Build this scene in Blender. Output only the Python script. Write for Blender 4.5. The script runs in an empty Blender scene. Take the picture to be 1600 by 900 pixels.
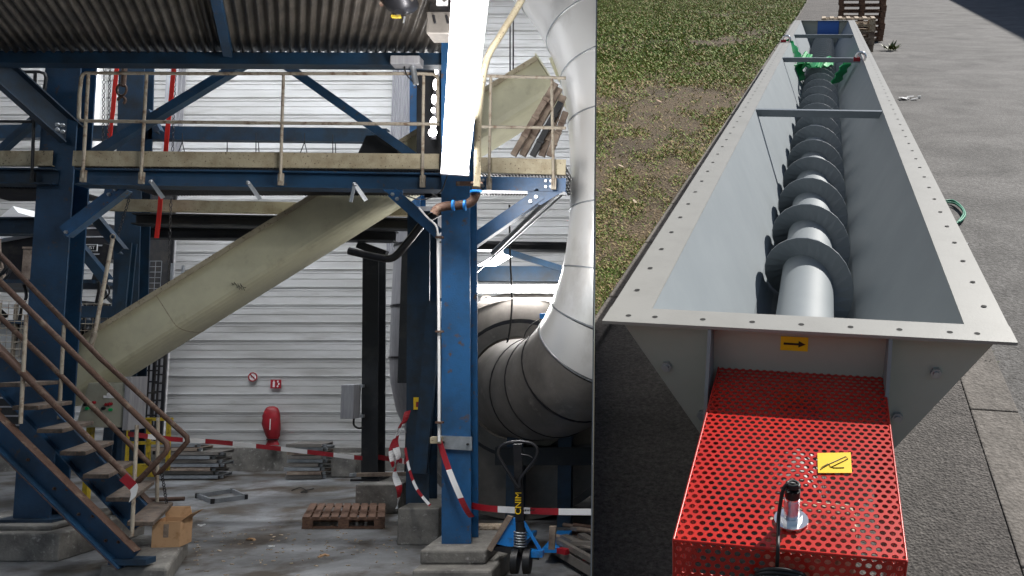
import bpy, bmesh, math, random
from mathutils import Vector, Matrix
import numpy as np
random.seed(7)
R = math.radians
sc = bpy.context.scene
COL = sc.collection

# ------------------------------------------------------------ camera, sky, sun, exposure
F = 1250.0; CX = 1050.0; CY = 450.0; PITCH = R(5.5); EYE = Vector((0, 0, 2.0))
cd = bpy.data.cameras.new('camera'); cam = bpy.data.objects.new('camera', cd); COL.objects.link(cam)
cam.location = EYE; cam.rotation_euler = (R(90) + PITCH, 0, 0)
cd.sensor_width = 36; cd.lens = F / 1600 * 36; cd.shift_x = (800 - CX) / 1600; cd.clip_start = 0.05; cd.clip_end = 600
sc.camera = cam

SUN = Vector((0.5071, 0.2751, 0.8168)).normalized()
w = bpy.data.worlds.new('World'); sc.world = w; w.use_nodes = True
nt = w.node_tree; bg = nt.nodes['Background']
sky = nt.nodes.new('ShaderNodeTexSky'); sky.sky_type = 'NISHITA'; sky.sun_disc = False
sky.sun_elevation = math.asin(SUN.z); sky.sun_rotation = math.atan2(SUN.x, SUN.y)
nt.links.new(sky.outputs[0], bg.inputs[0]); bg.inputs[1].default_value = 0.065
sl = bpy.data.lights.new('sun', 'SUN'); sl.energy = 5.0; sl.angle = R(0.53); sl.color = (1, 0.96, 0.9)
so = bpy.data.objects.new('sun', sl); COL.objects.link(so); so.rotation_euler = SUN.to_track_quat('Z', 'Y').to_euler()
sc.view_settings.view_transform = 'Standard'; sc.view_settings.look = 'None'
sc.view_settings.exposure = 0.35; sc.view_settings.gamma = 1; sc.view_settings.use_curve_mapping = False

# ------------------------------------------------------------ geometry of the view
cp, sp = math.cos(PITCH), math.sin(PITCH)
def c2w(x, up, fw): return Vector((x, cp * fw - sp * up, sp * fw + cp * up))
def ray(px, py): return c2w((px - CX) / F, (CY - py) / F, 1.0)
def P(px, py, Y):                      # point of the hall at depth Y
    r = ray(px, py); return EYE + r * (Y / r.y)
def G(px, py, z=0.0):                  # point of the hall floor (or a level above it)
    r = ray(px, py); return EYE + r * ((z - EYE.z) / r.z)
def dirn(v): return Vector(v).normalized()
# yard frame: u across the trough, v along it, w up from its rim; the yard is a slope
_L = dirn((1294 - CX, CY + 50, F)); _T = dirn((9050, -420, -1250))
Lw = c2w(*_L); Tw = c2w(*_T); Nw = Tw.cross(Lw).normalized()
if Nw.z < 0: Nw = -Nw
Ow = EYE + ray(1260, 508) * (F * 1.15 / 640)
def Y3(u, v, w=0.0): return Ow + Tw * u + Lw * v + Nw * w
_M = Matrix((Tw, Lw, Nw)).transposed().inverted()
_E = _M @ (EYE - Ow)
def YW(px, py, w):                     # point on the yard level w, as (u, v, w)
    d = _M @ ray(px, py); t = (w - _E[2]) / d[2]; return _E + d * t
def YV(px, py, v):
    d = _M @ ray(px, py); t = (v - _E[1]) / d[1]; return _E + d * t
GR = -0.85                             # yard ground level

# added divider between hall and yard
PN = Vector((F, 122.2, 0)).normalized()      # normal pointing to the yard (x right)
_pr = ray(928, 450); PD = Vector((_pr.x, _pr.y, 0)).normalized(); PN = Vector((PD.y, -PD.x, 0))
DEP = Vector((P(460, 570, 1) - EYE)); DEP.z = 0; DEP /= DEP.y      # depth direction of roof ribs and stairs (per metre of Y)

# ------------------------------------------------------------ mesh builder
class MB:
    def __init__(s): s.v = []; s.f = []; s.m = []; s.sm = []
    def add(s, vs, fs, m=0, smooth=False):
        o = len(s.v); s.v += [tuple(v) for v in vs]
        for f in fs: s.f.append(tuple(i + o for i in f)); s.m.append(m); s.sm.append(smooth)
        return s
    def hexa(s, p, m=0):   # 8 points: 0-3 one face loop, 4-7 the matching loop
        return s.add(p, [(0,3,2,1),(4,5,6,7),(0,1,5,4),(1,2,6,5),(2,3,7,6),(3,0,4,7)], m)
    def box(s, c, d, ax=None, m=0):
        c = Vector(c); X, Y, Z = ax or (Vector((1,0,0)), Vector((0,1,0)), Vector((0,0,1)))
        a, b, e = d[0]/2, d[1]/2, d[2]/2
        return s.hexa([c + X*i*a + Y*j*b + Z*k*e for k in (-1,1) for i,j in ((-1,-1),(1,-1),(1,1),(-1,1))], m)
    def bar(s, p0, p1, w, h, up=(0,0,1), m=0):   # w sideways, h along 'up'
        p0, p1 = Vector(p0), Vector(p1); d = (p1-p0); L = d.length; d.normalize()
        up = Vector(up); side = d.cross(up)
        if side.length < 1e-4: side = d.cross(Vector((0,1,0)))
        side.normalize(); u = side.cross(d).normalized()
        return s.box((p0+p1)/2, (L, w, h), (d, side, u), m)
    def prof(s, p0, p1, poly, X, Yv, m=0, close=True, smooth=False, caps=True):   # extrude 2D polygon between two points
        n = len(poly); a = [Vector(p0)+X*x+Yv*y for x,y in poly]; b = [Vector(p1)+X*x+Yv*y for x,y in poly]
        fs = [(i,(i+1)%n,n+(i+1)%n,n+i) for i in range(n if close else n-1)]
        s.add(a+b, fs, m, smooth)
        if close and caps: s.add(a, [tuple(range(n))[::-1]], m); s.add(b, [tuple(range(n))], m)
        return s
    def ibeam(s, p0, p1, b, h, t, side, up, m=0):   # b flange width along side, h depth along up
        p0, p1 = Vector(p0), Vector(p1); d = (p1-p0).normalized(); up = Vector(up); up = (up-d*up.dot(d)).normalized(); side = d.cross(up).normalized()
        B, H = b/2, h/2; q = t*0.5
        poly = [(-B,-H),(B,-H),(B,-H+t),(q,-H+t),(q,H-t),(B,H-t),(B,H),(-B,H),(-B,H-t),(-q,H-t),(-q,-H+t),(-B,-H+t)]
        n = 12; a = [p0+side*x+up*y for x,y in poly]; c = [p1+side*x+up*y for x,y in poly]
        s.add(a+c, [(i,(i+1)%n,n+(i+1)%n,n+i) for i in range(n)], m)
        for o in (a, c):
            s.add(o, [(0,1,2,3,10,11),(3,4,9,10),(4,5,6,7,8,9)], m)
        return s
    def chan(s, p0, p1, b, h, t, open_dir, up, m=0):   # channel, web away from open_dir
        p0, p1 = Vector(p0), Vector(p1); d = (p1-p0).normalized(); up = Vector(up); up = (up-d*up.dot(d)).normalized()
        o = Vector(open_dir); o = (o-d*o.dot(d)-up*o.dot(up)).normalized(); H = h/2
        poly = [(0,-H),(b,-H),(b,-H+t),(t,-H+t),(t,H-t),(b,H-t),(b,H),(0,H)]
        n = 8; a = [p0+o*x+up*y for x,y in poly]; c = [p1+o*x+up*y for x,y in poly]
        s.add(a+c, [(i,(i+1)%n,n+(i+1)%n,n+i) for i in range(n)], m)
        for q in (a, c): s.add(q, [(0,1,2,3),(0,3,4,7),(4,5,6,7)], m)
        return s
    def tube(s, pts, r, n=10, m=0, caps=True, smooth=True, closed=False):
        pts = [Vector(p) for p in pts]; k = len(pts); rr = r if isinstance(r, (list, tuple)) else [r]*k
        rings = []; ref = None
        for i, p in enumerate(pts):
            if closed: d = pts[(i+1)%k]-pts[i-1]
            else: d = pts[min(i+1,k-1)]-pts[max(i-1,0)]
            d.normalize()
            if ref is None:
                ref = d.cross(Vector((0,0,1)))
                if ref.length < 0.1: ref = d.cross(Vector((0,1,0)))
            ref = (ref-d*ref.dot(d)).normalized(); b = d.cross(ref)
            rings.append([p+(ref*math.cos(a)+b*math.sin(a))*rr[i] for a in [2*math.pi*j/n for j in range(n)]])
        vs = [q for g in rings for q in g]; fs = []
        for i in range(k if closed else k-1):
            for j in range(n):
                i2 = (i+1)%k; fs.append((i*n+j, i*n+(j+1)%n, i2*n+(j+1)%n, i2*n+j))
        s.add(vs, fs, m, smooth)
        if caps and not closed: s.add(rings[0], [tuple(range(n))[::-1]], m); s.add(rings[-1], [tuple(range(n))], m)
        return s
    def cyl(s, p0, p1, r, n=16, m=0, r2=None, smooth=True): return s.tube([p0, p1], [r, r if r2 is None else r2], n, m, smooth=smooth)
    def ring(s, c, ax, r0, r1, h, n=32, m=0):   # flat annulus with thickness
        c = Vector(c); ax = Vector(ax).normalized(); a = ax.cross(Vector((0,0,1)))
        if a.length < .1: a = ax.cross(Vector((1,0,0)))
        a.normalize(); b = ax.cross(a); vs = []
        for j in range(n):
            t = 2*math.pi*j/n; d = a*math.cos(t)+b*math.sin(t)
            vs += [c+d*r0, c+d*r1, c+d*r1+ax*h, c+d*r0+ax*h]
        fs = []
        for j in range(n):
            k = (j+1)%n
            for q in range(4): fs.append((4*j+q, 4*j+(q+1)%4, 4*k+(q+1)%4, 4*k+q))
        return s.add(vs, fs, m)
    def ball(s, c, r, n=10, m=0, sq=(1,1,1)):
        vs = []; fs = []; h = n//2+1
        for i in range(h+1):
            a = math.pi*i/h
            for j in range(n):
                b = 2*math.pi*j/n; vs.append((c[0]+r*sq[0]*math.sin(a)*math.cos(b), c[1]+r*sq[1]*math.sin(a)*math.sin(b), c[2]+r*sq[2]*math.cos(a)))
        for i in range(h):
            for j in range(n): fs.append((i*n+j, (i+1)*n+j, (i+1)*n+(j+1)%n, i*n+(j+1)%n))
        return s.add(vs, fs, m, True)
    def poly(s, pts, thick, m=0):     # flat polygon with thickness vector
        n = len(pts); t = Vector(thick); a = [Vector(p) for p in pts]; b = [p+t for p in a]
        s.add(a+b, [(i,(i+1)%n,n+(i+1)%n,n+i) for i in range(n)], m)
        s.add(a, [tuple(range(n))[::-1]], m); s.add(b, [tuple(range(n))], m); return s
    def build(s, name, mat, parent=None, clip=None, bevel=0, loc=None):
        me = bpy.data.meshes.new(name)
        base = parent.matrix_world.translation if parent is not None else None
        if parent is not None:
            base = Vector(parent['_b'])
        else:
            if loc is None:
                a = np.array(s.v); loc = Vector(((a[:,0].min()+a[:,0].max())/2, (a[:,1].min()+a[:,1].max())/2, a[:,2].min()))
            base = Vector(loc)
        me.from_pydata([tuple(Vector(v)-base) for v in s.v], [], s.f)
        for mm in (mat if isinstance(mat, (list, tuple)) else [mat]): me.materials.append(mm)
        me.polygons.foreach_set('material_index', s.m); me.polygons.foreach_set('use_smooth', s.sm)
        me.update()
        bm = bmesh.new(); bm.from_mesh(me)
        bmesh.ops.recalc_face_normals(bm, faces=bm.faces)
        if clip:
            for co, no in clip:
                bmesh.ops.bisect_plane(bm, geom=bm.verts[:]+bm.edges[:]+bm.faces[:], plane_co=Vector(co)-base, plane_no=no, clear_outer=True)
        bm.to_mesh(me); bm.free()
        o = bpy.data.objects.new(name, me); COL.objects.link(o)
        if parent is not None: o.parent = parent; o['_b'] = tuple(base)
        else: o.location = base; o['_b'] = tuple(base)
        if bevel:
            b = o.modifiers.new('bevel', 'BEVEL'); b.width = bevel; b.segments = 2; b.limit_method = 'ANGLE'; b.angle_limit = R(50)
        return o
CLIPH = [(EYE - PN*0.006, PN)]      # keep what is on the hall side
CLIPY = [(EYE + PN*0.006, -PN)]     # keep what is on the yard side

def tag(o, label, cat, group=None):
    o['label'] = label; o['category'] = cat
    if group: o['group'] = group
    return o
def thing(name, label, cat, loc, group=None):
    o = bpy.data.objects.new(name, None); COL.objects.link(o); o.location = Vector(loc); o['_b'] = tuple(Vector(loc)); o.empty_display_size = .1
    return tag(o, label, cat, group)
def struct(o, kind='structure'): o['kind'] = kind; return o

# ------------------------------------------------------------ materials
def pmat(name, col, rough=.5, metal=0, col2=None, lo=.5, hi=.65, scale=3, det=6, bump=0, bscale=40, col3=None, s3=30, lo3=.6, hi3=.7, stretch=(1,1,1), em=None, ems=0, spec=.5, var=.0):
    m = bpy.data.materials.new(name); m.use_nodes = True; n = m.node_tree; b = n.nodes['Principled BSDF']; N = n.nodes.new; LK = n.links.new
    b.inputs['Roughness'].default_value = rough; b.inputs['Metallic'].default_value = metal; b.inputs['Base Color'].default_value = (*col, 1)
    b.inputs['Specular IOR Level'].default_value = spec
    g = N('ShaderNodeNewGeometry'); mp = N('ShaderNodeMapping'); mp.inputs['Scale'].default_value = stretch; LK(g.outputs['Position'], mp.inputs[0])
    src = None
    def layer(prev, c2, sc_, l, h):
        t = N('ShaderNodeTexNoise'); t.inputs['Scale'].default_value = sc_; t.inputs['Detail'].default_value = det; t.inputs['Roughness'].default_value = .65; LK(mp.outputs[0], t.inputs[0])
        r = N('ShaderNodeMapRange'); r.inputs[1].default_value = l; r.inputs[2].default_value = h; LK(t.outputs[0], r.inputs[0])
        x = N('ShaderNodeMix'); x.data_type = 'RGBA'; LK(r.outputs[0], x.inputs[0])
        if prev: LK(prev, x.inputs[6])
        else: x.inputs[6].default_value = (*col, 1)
        x.inputs[7].default_value = (*c2, 1); return x.outputs[2]
    if col2: src = layer(src, col2, scale, lo, hi)
    if col3: src = layer(src, col3, s3, lo3, hi3)
    if var:
        src = layer(src, tuple(c*(1-var) for c in col), 1.3, .3, .7) if src is None else src
    if src: LK(src, b.inputs['Base Color'])
    if bump:
        t = N('ShaderNodeTexNoise'); t.inputs['Scale'].default_value = bscale; t.inputs['Detail'].default_value = 5; LK(mp.outputs[0], t.inputs[0])
        bp = N('ShaderNodeBump'); bp.inputs['Strength'].default_value = bump; bp.inputs['Distance'].default_value = .01; LK(t.outputs[0], bp.inputs['Height']); LK(bp.outputs[0], b.inputs['Normal'])
    if em: b.inputs['Emission Color'].default_value = (*em, 1); b.inputs['Emission Strength'].default_value = ems
    return m
BLUE_SH = pmat('dull blue paint', (.012,.055,.125), .5, col2=(.010,.03,.06), lo=.4, hi=.7, scale=2.5, col3=(.07,.045,.03), s3=11, lo3=.60, hi3=.72, bump=.2, bscale=60)  # the same blue paint, darkened to put left-side shade into its colour
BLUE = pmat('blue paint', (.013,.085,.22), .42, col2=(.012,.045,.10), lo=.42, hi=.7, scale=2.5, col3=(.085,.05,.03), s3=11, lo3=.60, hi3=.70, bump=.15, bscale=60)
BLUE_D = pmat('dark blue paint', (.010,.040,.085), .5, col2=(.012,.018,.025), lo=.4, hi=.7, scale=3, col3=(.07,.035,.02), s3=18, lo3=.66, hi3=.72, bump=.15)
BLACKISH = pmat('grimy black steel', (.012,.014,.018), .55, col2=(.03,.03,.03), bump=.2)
RUST = pmat('rusty painted tube', (.085,.045,.030), .7, col2=(.17,.125,.09), lo=.55, hi=.68, scale=9, bump=.4, bscale=90, col3=(.05,.02,.012), s3=30, lo3=.55, hi3=.65)
CREAM = pmat('flaking cream paint', (.42,.37,.26), .65, col2=(.27,.22,.14), lo=.45, hi=.7, scale=5, col3=(.06,.035,.02), s3=38, lo3=.6, hi3=.66, bump=.3, bscale=60)
RAILP = pmat('worn cream rail paint', (.34,.30,.24), .6, col2=(.15,.095,.06), lo=.5, hi=.66, scale=12, bump=.3, bscale=80)
CHUTE = pmat('beige painted steel', (.62,.60,.43), .45, col2=(.52,.50,.36), lo=.4, hi=.7, scale=2, bump=.08, bscale=12, col3=(.36,.33,.22), s3=3.5, lo3=.55, hi3=.85)
CONC = pmat('stained concrete', (.22,.21,.19), .85, col2=(.09,.085,.08), lo=.4, hi=.7, scale=3.5, col3=(.34,.33,.31), s3=16, lo3=.58, hi3=.7, bump=.7, bscale=30)
GALV = pmat('galvanised steel', (.45,.47,.5), .4, metal=.75, col2=(.30,.32,.34), lo=.4, hi=.65, scale=6, bump=.1)
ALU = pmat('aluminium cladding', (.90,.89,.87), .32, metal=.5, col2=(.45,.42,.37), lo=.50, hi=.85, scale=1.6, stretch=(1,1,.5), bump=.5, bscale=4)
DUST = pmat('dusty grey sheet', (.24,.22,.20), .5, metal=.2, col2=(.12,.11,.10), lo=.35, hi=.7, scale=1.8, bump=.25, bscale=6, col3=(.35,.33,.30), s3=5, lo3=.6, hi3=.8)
GREYSHEET = pmat('grey sheet', (.40,.40,.42), .45, metal=.2, col2=(.28,.28,.31), lo=.4, hi=.7, scale=4, stretch=(6,6,.5))
ROOF = pmat('grimy corrugated sheet', (.115,.10,.085), .38, metal=.35, col2=(.045,.04,.036), lo=.4, hi=.62, scale=3, stretch=(1,1,1), bump=.3, bscale=25, col3=(.30,.28,.26), s3=40, lo3=.66, hi3=.75)
WHITE = pmat('white lacquer', (.75,.75,.76), .35, col2=(.6,.6,.6))
DKMETAL = pmat('dark metal', (.03,.03,.035), .35, metal=.6, col2=(.06,.055,.05))
RED = pmat('red plastic', (.33,.010,.020), .5, col2=(.22,.008,.012), bump=.3, bscale=12)
REDP = pmat('red strap', (.75,.02,.01), .6)
WHITEP = pmat('white plastic', (.8,.8,.8), .45)
YEL = pmat('yellow paint', (.62,.45,.03), .5, col2=(.25,.18,.03), lo=.5, hi=.65, scale=8)
YELS = pmat('yellow sticker', (.85,.55,.01), .4)
BLK = pmat('black rubber', (.008,.008,.009), .5, bump=.1)
WOOD = pmat('weathered wood', (.20,.11,.07), .8, col2=(.10,.055,.04), lo=.4, hi=.65, scale=6, stretch=(3,3,8), bump=.5, bscale=40, col3=(.30,.20,.14), s3=14, lo3=.6, hi3=.7)
WOODG = pmat('grey wood', (.30,.24,.19), .85, col2=(.14,.10,.08), lo=.4, hi=.65, scale=5, bump=.5, bscale=40)
WOODL = pmat('pale splintered wood', (.55,.45,.34), .85, col2=(.25,.18,.12), lo=.45, hi=.6, scale=30, bump=.6, bscale=60)
CARD = pmat('cardboard', (.50,.31,.17), .8, col2=(.33,.18,.08), scale=5)
PANEL = pmat('beige enamel', (.36,.36,.29), .4, col2=(.28,.28,.22))
JACK = pmat('bright blue paint', (.01,.20,.60), .35, col2=(.03,.10,.22), lo=.55, hi=.7, scale=12)
TREAD = pmat('worn timber and steel tread', (.15,.115,.09), .8, col2=(.07,.055,.045), lo=.4, hi=.6, scale=10, bump=.5, bscale=50, col3=(.22,.10,.05), s3=22, lo3=.6, hi3=.68)
LAMP = pmat('lit tube', (1,1,1), .5, em=(1,.98,.96), ems=16)
LAMPR = pmat('lit roof tube', (1,1,1), .5, em=(.93,.96,1), ems=42)
GREY = pmat('light grey machine paint', (.245,.275,.295), .6, col2=(.215,.245,.265), lo=.35, hi=.7, scale=3, bump=.03, bscale=200)
GREYF = pmat('light grey rim paint', (.285,.285,.27), .5, col2=(.25,.25,.235), lo=.45, hi=.75, scale=6, col3=(.22,.215,.195), s3=45, lo3=.68, hi3=.78, bump=.05, bscale=150)
GREYD = pmat('grey flight paint', (.185,.212,.235), .4, col2=(.165,.19,.212), lo=.4, hi=.7, scale=5)
GREYG = pmat('greenish grey plate', (.42,.44,.40), .42, col2=(.38,.40,.36), lo=.4, hi=.7, scale=4)
REDC = pmat('glossy red coating', (.48,.018,.010), .30, spec=.45, col2=(.40,.012,.008), lo=.4, hi=.7, scale=9, col3=(.30,.10,.07), s3=60, lo3=.66, hi3=.74)
GREEN = pmat('green webbing', (.0,.42,.12), .5, col2=(.01,.32,.09), lo=.4, hi=.6, scale=30)
GREENR = pmat('green cord', (.01,.22,.13), .6)
BLUES = pmat('blue sheet', (.05,.16,.55), .5)
CHROME = pmat('zinc plated steel', (.75,.77,.8), .2, metal=.95)
HOLE = pmat('hole shadow', (.02,.02,.02), .9)

def floor_mat():
    m = pmat('hall floor', (.125,.128,.13), .5, col2=(.27,.28,.295), lo=.42, hi=.62, scale=.8, det=8, bump=.35, bscale=18, col3=(.06,.046,.032), s3=1.1, lo3=.46, hi3=.60)
    return m
FLOOR = floor_mat()
WALLM = pmat('white ribbed cladding', (.60,.60,.60), .42, col2=(.36,.355,.34), lo=.35, hi=.75, scale=1.0, stretch=(.35,1,3), col3=(.30,.29,.27), s3=2.6, lo3=.52, hi3=.80, bump=.08, bscale=8)
def speckle(name, base, dark, light, sc1, bump, dist=.004, rough=.9):
    m = bpy.data.materials.new(name); m.use_nodes = True; n = m.node_tree; b = n.nodes['Principled BSDF']; N = n.nodes.new; LK = n.links.new
    g = N('ShaderNodeNewGeometry'); b.inputs['Roughness'].default_value = rough
    t = N('ShaderNodeTexNoise'); t.inputs['Scale'].default_value = sc1; t.inputs['Detail'].default_value = 8; t.inputs['Roughness'].default_value = .8; LK(g.outputs['Position'], t.inputs[0])
    v = N('ShaderNodeTexVoronoi'); v.inputs['Scale'].default_value = sc1*1.6; LK(g.outputs['Position'], v.inputs[0])
    cr = N('ShaderNodeValToRGB'); e = cr.color_ramp.elements; e[0].position = .33; e[0].color = (*dark,1); e[1].position = .70; e[1].color = (*light,1); x = e.new(.5); x.color = (*base,1); LK(t.outputs[0], cr.inputs[0])
    t2 = N('ShaderNodeTexNoise'); t2.inputs['Scale'].default_value = 1.1; t2.inputs['Detail'].default_value = 5; LK(g.outputs['Position'], t2.inputs[0])
    r = N('ShaderNodeMapRange'); r.inputs[1].default_value = .32; r.inputs[2].default_value = .66; r.inputs[3].default_value = .58; r.inputs[4].default_value = 1.22; t2.inputs['Roughness'].default_value = .7; t2.inputs['Distortion'].default_value = .6; LK(t2.outputs[0], r.inputs[0])
    mx = N('ShaderNodeMix'); mx.data_type = 'RGBA'; mx.blend_type = 'MULTIPLY'; mx.inputs[0].default_value = 1; LK(cr.outputs[0], mx.inputs[6]); LK(r.outputs[0], mx.inputs[7]); LK(mx.outputs[2], b.inputs['Base Color'])
    mth = N('ShaderNodeMath'); mth.operation = 'ADD'; LK(t.outputs[0], mth.inputs[0]); LK(v.outputs[0], mth.inputs[1])
    bp = N('ShaderNodeBump'); bp.inputs['Strength'].default_value = bump; bp.inputs['Distance'].default_value = dist; LK(mth.outputs[0], bp.inputs['Height']); LK(bp.outputs[0], b.inputs['Normal'])
    return m
ROAD = speckle('worn light asphalt', (.125,.12,.115), (.055,.053,.05), (.25,.245,.24), 40, .9)
PATH = speckle('coarse footpath asphalt', (.105,.095,.088), (.04,.037,.034), (.20,.185,.17), 55, 1.0, .006)
KERB = speckle('kerb stone', (.155,.14,.125), (.08,.072,.064), (.24,.22,.20), 40, .8, .004)
SOIL = speckle('dry soil', (.105,.072,.038), (.05,.042,.02), (.20,.145,.085), 22, 1.0, .02)

# ============================================================ HALL: the setting
ZR = 10.2; YB = 15.5
def quad(pts, name, mat, clip=None, kind='structure', thick=None):
    m = MB()
    if thick is None: m.add(pts, [(0,1,2,3)])
    else: m.poly(pts, thick)
    o = m.build(name, mat, clip=clip); struct(o); return o
quad([(-16,-5,-.3),(3,-5,-.3),(3,YB+.3,-.3),(-16,YB+.3,-.3)], 'floor', FLOOR, CLIPH, thick=(0,0,.3))
PARTM = pmat('dull grey cladding', (.28,.28,.28), .6, col2=(.22,.22,.22))
def wall_thing(name, label, pts, thick, mat, clip=None):
    m = MB(); m.poly(pts, thick); return tag(m.build(name, mat, clip=clip), label, 'wall')

# back wall: horizontally ribbed cladding on a low concrete plinth
bw = thing('ribbed_wall', 'white horizontally ribbed metal cladding wall closing the back of the hall', 'wall', (-6, YB, 0))
zt = P(400, 699, YB).z
prof = []; z = zt; k = 0
while z < ZR:
    # one cassette: broad flat, a shallow groove, then two raised fine ribs
    for dz, y in ((0,0),(.118,0),(.122,.014),(.128,.014),(.132,0),(.232,0),(.236,.014),(.242,.014),(.246,0),(.292,0),(.296,-.012),(.306,-.012),(.309,.016),(.316,.016),(.319,-.012),(.329,-.012),(.333,0)):
        prof.append((z+dz, YB+y))
    z += .345; k += 1
def ribbed(x0, x1):
    m = MB(); n = len(prof)
    vs = [(x0, y, zz) for zz, y in prof]+[(x1, y, zz) for zz, y in prof]
    return m.add(vs, [(i, i+1, n+i+1, n+i) for i in range(n-1)])
ribbed(P(268,500,YB).x, 1.0).build('cladding', WALLM, bw, clip=CLIPH)
ribbed(-16, P(240,500,YB).x).build('cladding', WALLM, bw)
m = MB(); x0 = P(241,500,YB).x; x1 = P(267,500,YB).x; m.box(((x0+x1)/2, YB-.02, (ZR+zt)/2), (x1-x0, .16, ZR-zt)); m.box((x1-.05, YB-.13, (ZR+zt)/2), (.05,.1,ZR-zt)); m.build('cover_strip', GREYSHEET, bw)
m = MB(); m.poly([(-16,YB-.1,0),(1.2,YB-.1,0),(1.2,YB-.1,zt),(-16,YB-.1,zt)], (0,.5,0)); m.build('plinth', CONC, bw, clip=CLIPH)
m = MB()
for i, zz in enumerate((5.2, 7.4)): pass
wall_thing('side_wall', 'plain grey wall closing the left end of the hall', [(-16,-5,0),(-16,YB,0),(-16,YB,ZR),(-16,-5,ZR)], (-.2,0,0), GREYSHEET)
a = EYE + PD*1.7; b = EYE + PD*(YB/PD.y+.2)
def at(p, z): return Vector((p.x, p.y, z))
wall_thing('partition_wall', 'thin sheet metal partition seen edge on between the hall and the yard', [at(a,-1)-PN*.0015, at(b,-1)-PN*.0015, at(b,ZR)-PN*.0015, at(a,ZR)-PN*.0015], PN*.003, PARTM)  # made-up divider: parts the two places and keeps sun out of the hall
c_=EYE - PD*5
wall_thing('upper_wall', 'sheet metal wall panel over the hall entrance on the yard side', [at(c_,3.4)-PN*.01, at(a,3.4)-PN*.01, at(a,ZR)-PN*.01, at(c_,ZR)-PN*.01], PN*.02, BLACKISH)  # added above the view to block hall lamp light from the yard
o = MB().poly([(-16,-5,ZR),(3,-5,ZR),(3,YB+.3,ZR),(-16,YB+.3,ZR)], (0,0,.2)).build('hall_roof', GREYSHEET, clip=CLIPH); tag(o, 'high grey roof deck over the whole hall', 'roof')

# unseen strip lights added under the hall roof; the entrance pair is front fill
def unseen_ceil_lamp(x, y, z, n, grp='strip lights under the hall roof', ln=2.4, label=None):
    t = thing('strip_light', label or 'fluorescent strip light hung under the hall roof', 'lamp', (x,y,z), grp)
    m = MB(); m.box((x,y,z+.05),(ln,.16,.06)); m.bar((x-ln*.4,y,z+.08),(x-ln*.4,y,ZR),.01,.01,(0,1,0)); m.bar((x+ln*.4,y,z+.08),(x+ln*.4,y,ZR),.01,.01,(0,1,0)); m.build('housing', WHITE, t)
    m = MB()
    for s in (-.04,.04): m.cyl((x-ln/2+.03,y+s,z),(x+ln/2-.03,y+s,z),.016,8)
    m.build('tube', LAMPR, t)
    L = bpy.data.lights.new('strip_lamp','AREA'); L.shape='RECTANGLE'; L.size=ln; L.size_y=.14; L.energy=n; L.color=(.93,.96,1)
    lo = bpy.data.objects.new('strip_lamp', L); COL.objects.link(lo); lo.parent = t; lo.location = (0,0,-.06)
for i, (x, y) in enumerate(((-11.2,12.2),(-7.6,12.2),(-4.2,12.2),(-2.6,10.2),(-9.4,9.6),(-5.9,9.6),(-8.5,1.2),(-4.6,.6))):
    unseen_ceil_lamp(x, y, 9.75 if y > 9 else 7.0, 105 if y > 9 else 25, i, label=['strip light under the hall roof at the far left above the back wall','strip light under the hall roof above the middle of the back wall','strip light under the hall roof above the upper right of the back wall','strip light under the hall roof above the silver duct','strip light under the hall roof above the stairs','strip light under the hall roof above the beige chute','strip light low over the hall entrance on the left','strip light low over the hall entrance nearest the yard'][i])

# ------------------------------------------------------------ steel frame
def bolt_set(pts, d, parent, r=.018, mat=GALV):
    for p in pts:
        m = MB(); m.cyl(Vector(p), Vector(p)+Vector(d)*.02, r, 6, smooth=False); m.cyl(Vector(p)+Vector(d)*.02, Vector(p)+Vector(d)*.034, r*.5, 8); m.build('bolt', mat, parent)
def column(name, label, pxb, pxt, yb, yt, Y, wpx, mat, depth=.34, t=.02, zb=0.0, group=None, swap=False):
    p0 = P(pxb, yb, Y); p1 = P(pxt, yt, Y); wd = wpx/F*(P(pxb,450,Y)-EYE).length*.98
    th = thing(name, label, 'column', (p0.x, p0.y+depth/2, 0), group)
    off = Vector((0, depth/2, 0))
    MB().ibeam(p0+off, p1+off, wd, depth, t, (1,0,0), (0,1,0)).build('shaft', mat, th)
    return th, p0, p1, wd
def plinth(th, x0, x1, Y0, Y1, z0, z1, name='footing', mat=CONC, bev=.015):
    MB().box(((x0+x1)/2,(Y0+Y1)/2,(z0+z1)/2),(x1-x0,Y1-Y0,z1-z0)).build(name, mat, th, bevel=bev)
# left main column
c1, p0, p1, wd = column('steel_column', 'broad blue steel column standing left behind the stairs on a stepped concrete footing', 48, 100, 822, 80, 8.8, 45, BLUE_SH, depth=.26)
gz = P(48, 868, 8.4)
zs = P(50, 812, 8.75).z
MB().box((p0.x, 9.0, zs-.006),(.62,.62,.03)).build('base_plate', BLUE_D, c1)
plinth(c1, p0.x-.75, p0.x+.42, 8.55, 9.6, .28, zs-.022)
plinth(c1, p0.x-.9, p0.x+.62, 8.40, 9.75, 0, .28)
# right main column
c2, q0, q1, wd2 = column('steel_column', 'bright blue steel column in the middle of the hall with a grey plate round it', 713, 711, 850, 60, 7.7, 44, BLUE, depth=.3)
plinth(c2, P(664,850,7.6).x, P(765,850,7.6).x, 7.45, 8.35, .20, P(700,850,7.7).z, bev=.02)
plinth(c2, P(652,880,7.4).x, P(774,880,7.4).x, 7.25, 8.5, 0, .20, bev=.02)
def plate_px(m, pts, Y, th=.02, mi=0): return m.poly([P(x,y,Y) for x,y in pts], (0,th,0), mi)
m = MB(); plate_px(m, [(687,681),(737,683),(737,704),(687,701)], 7.67, .025); pl = m.build('clamp_plate', GALV, c2)
bolt_set([P(693,691,7.67), P(731,694,7.67)], (0,-1,0), c2, .012, DKMETAL)
m = MB(); plate_px(m, [(672,683),(689,683),(689,693),(672,693)], 7.6, .08); m.build('bracket', CREAM, c2)

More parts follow.
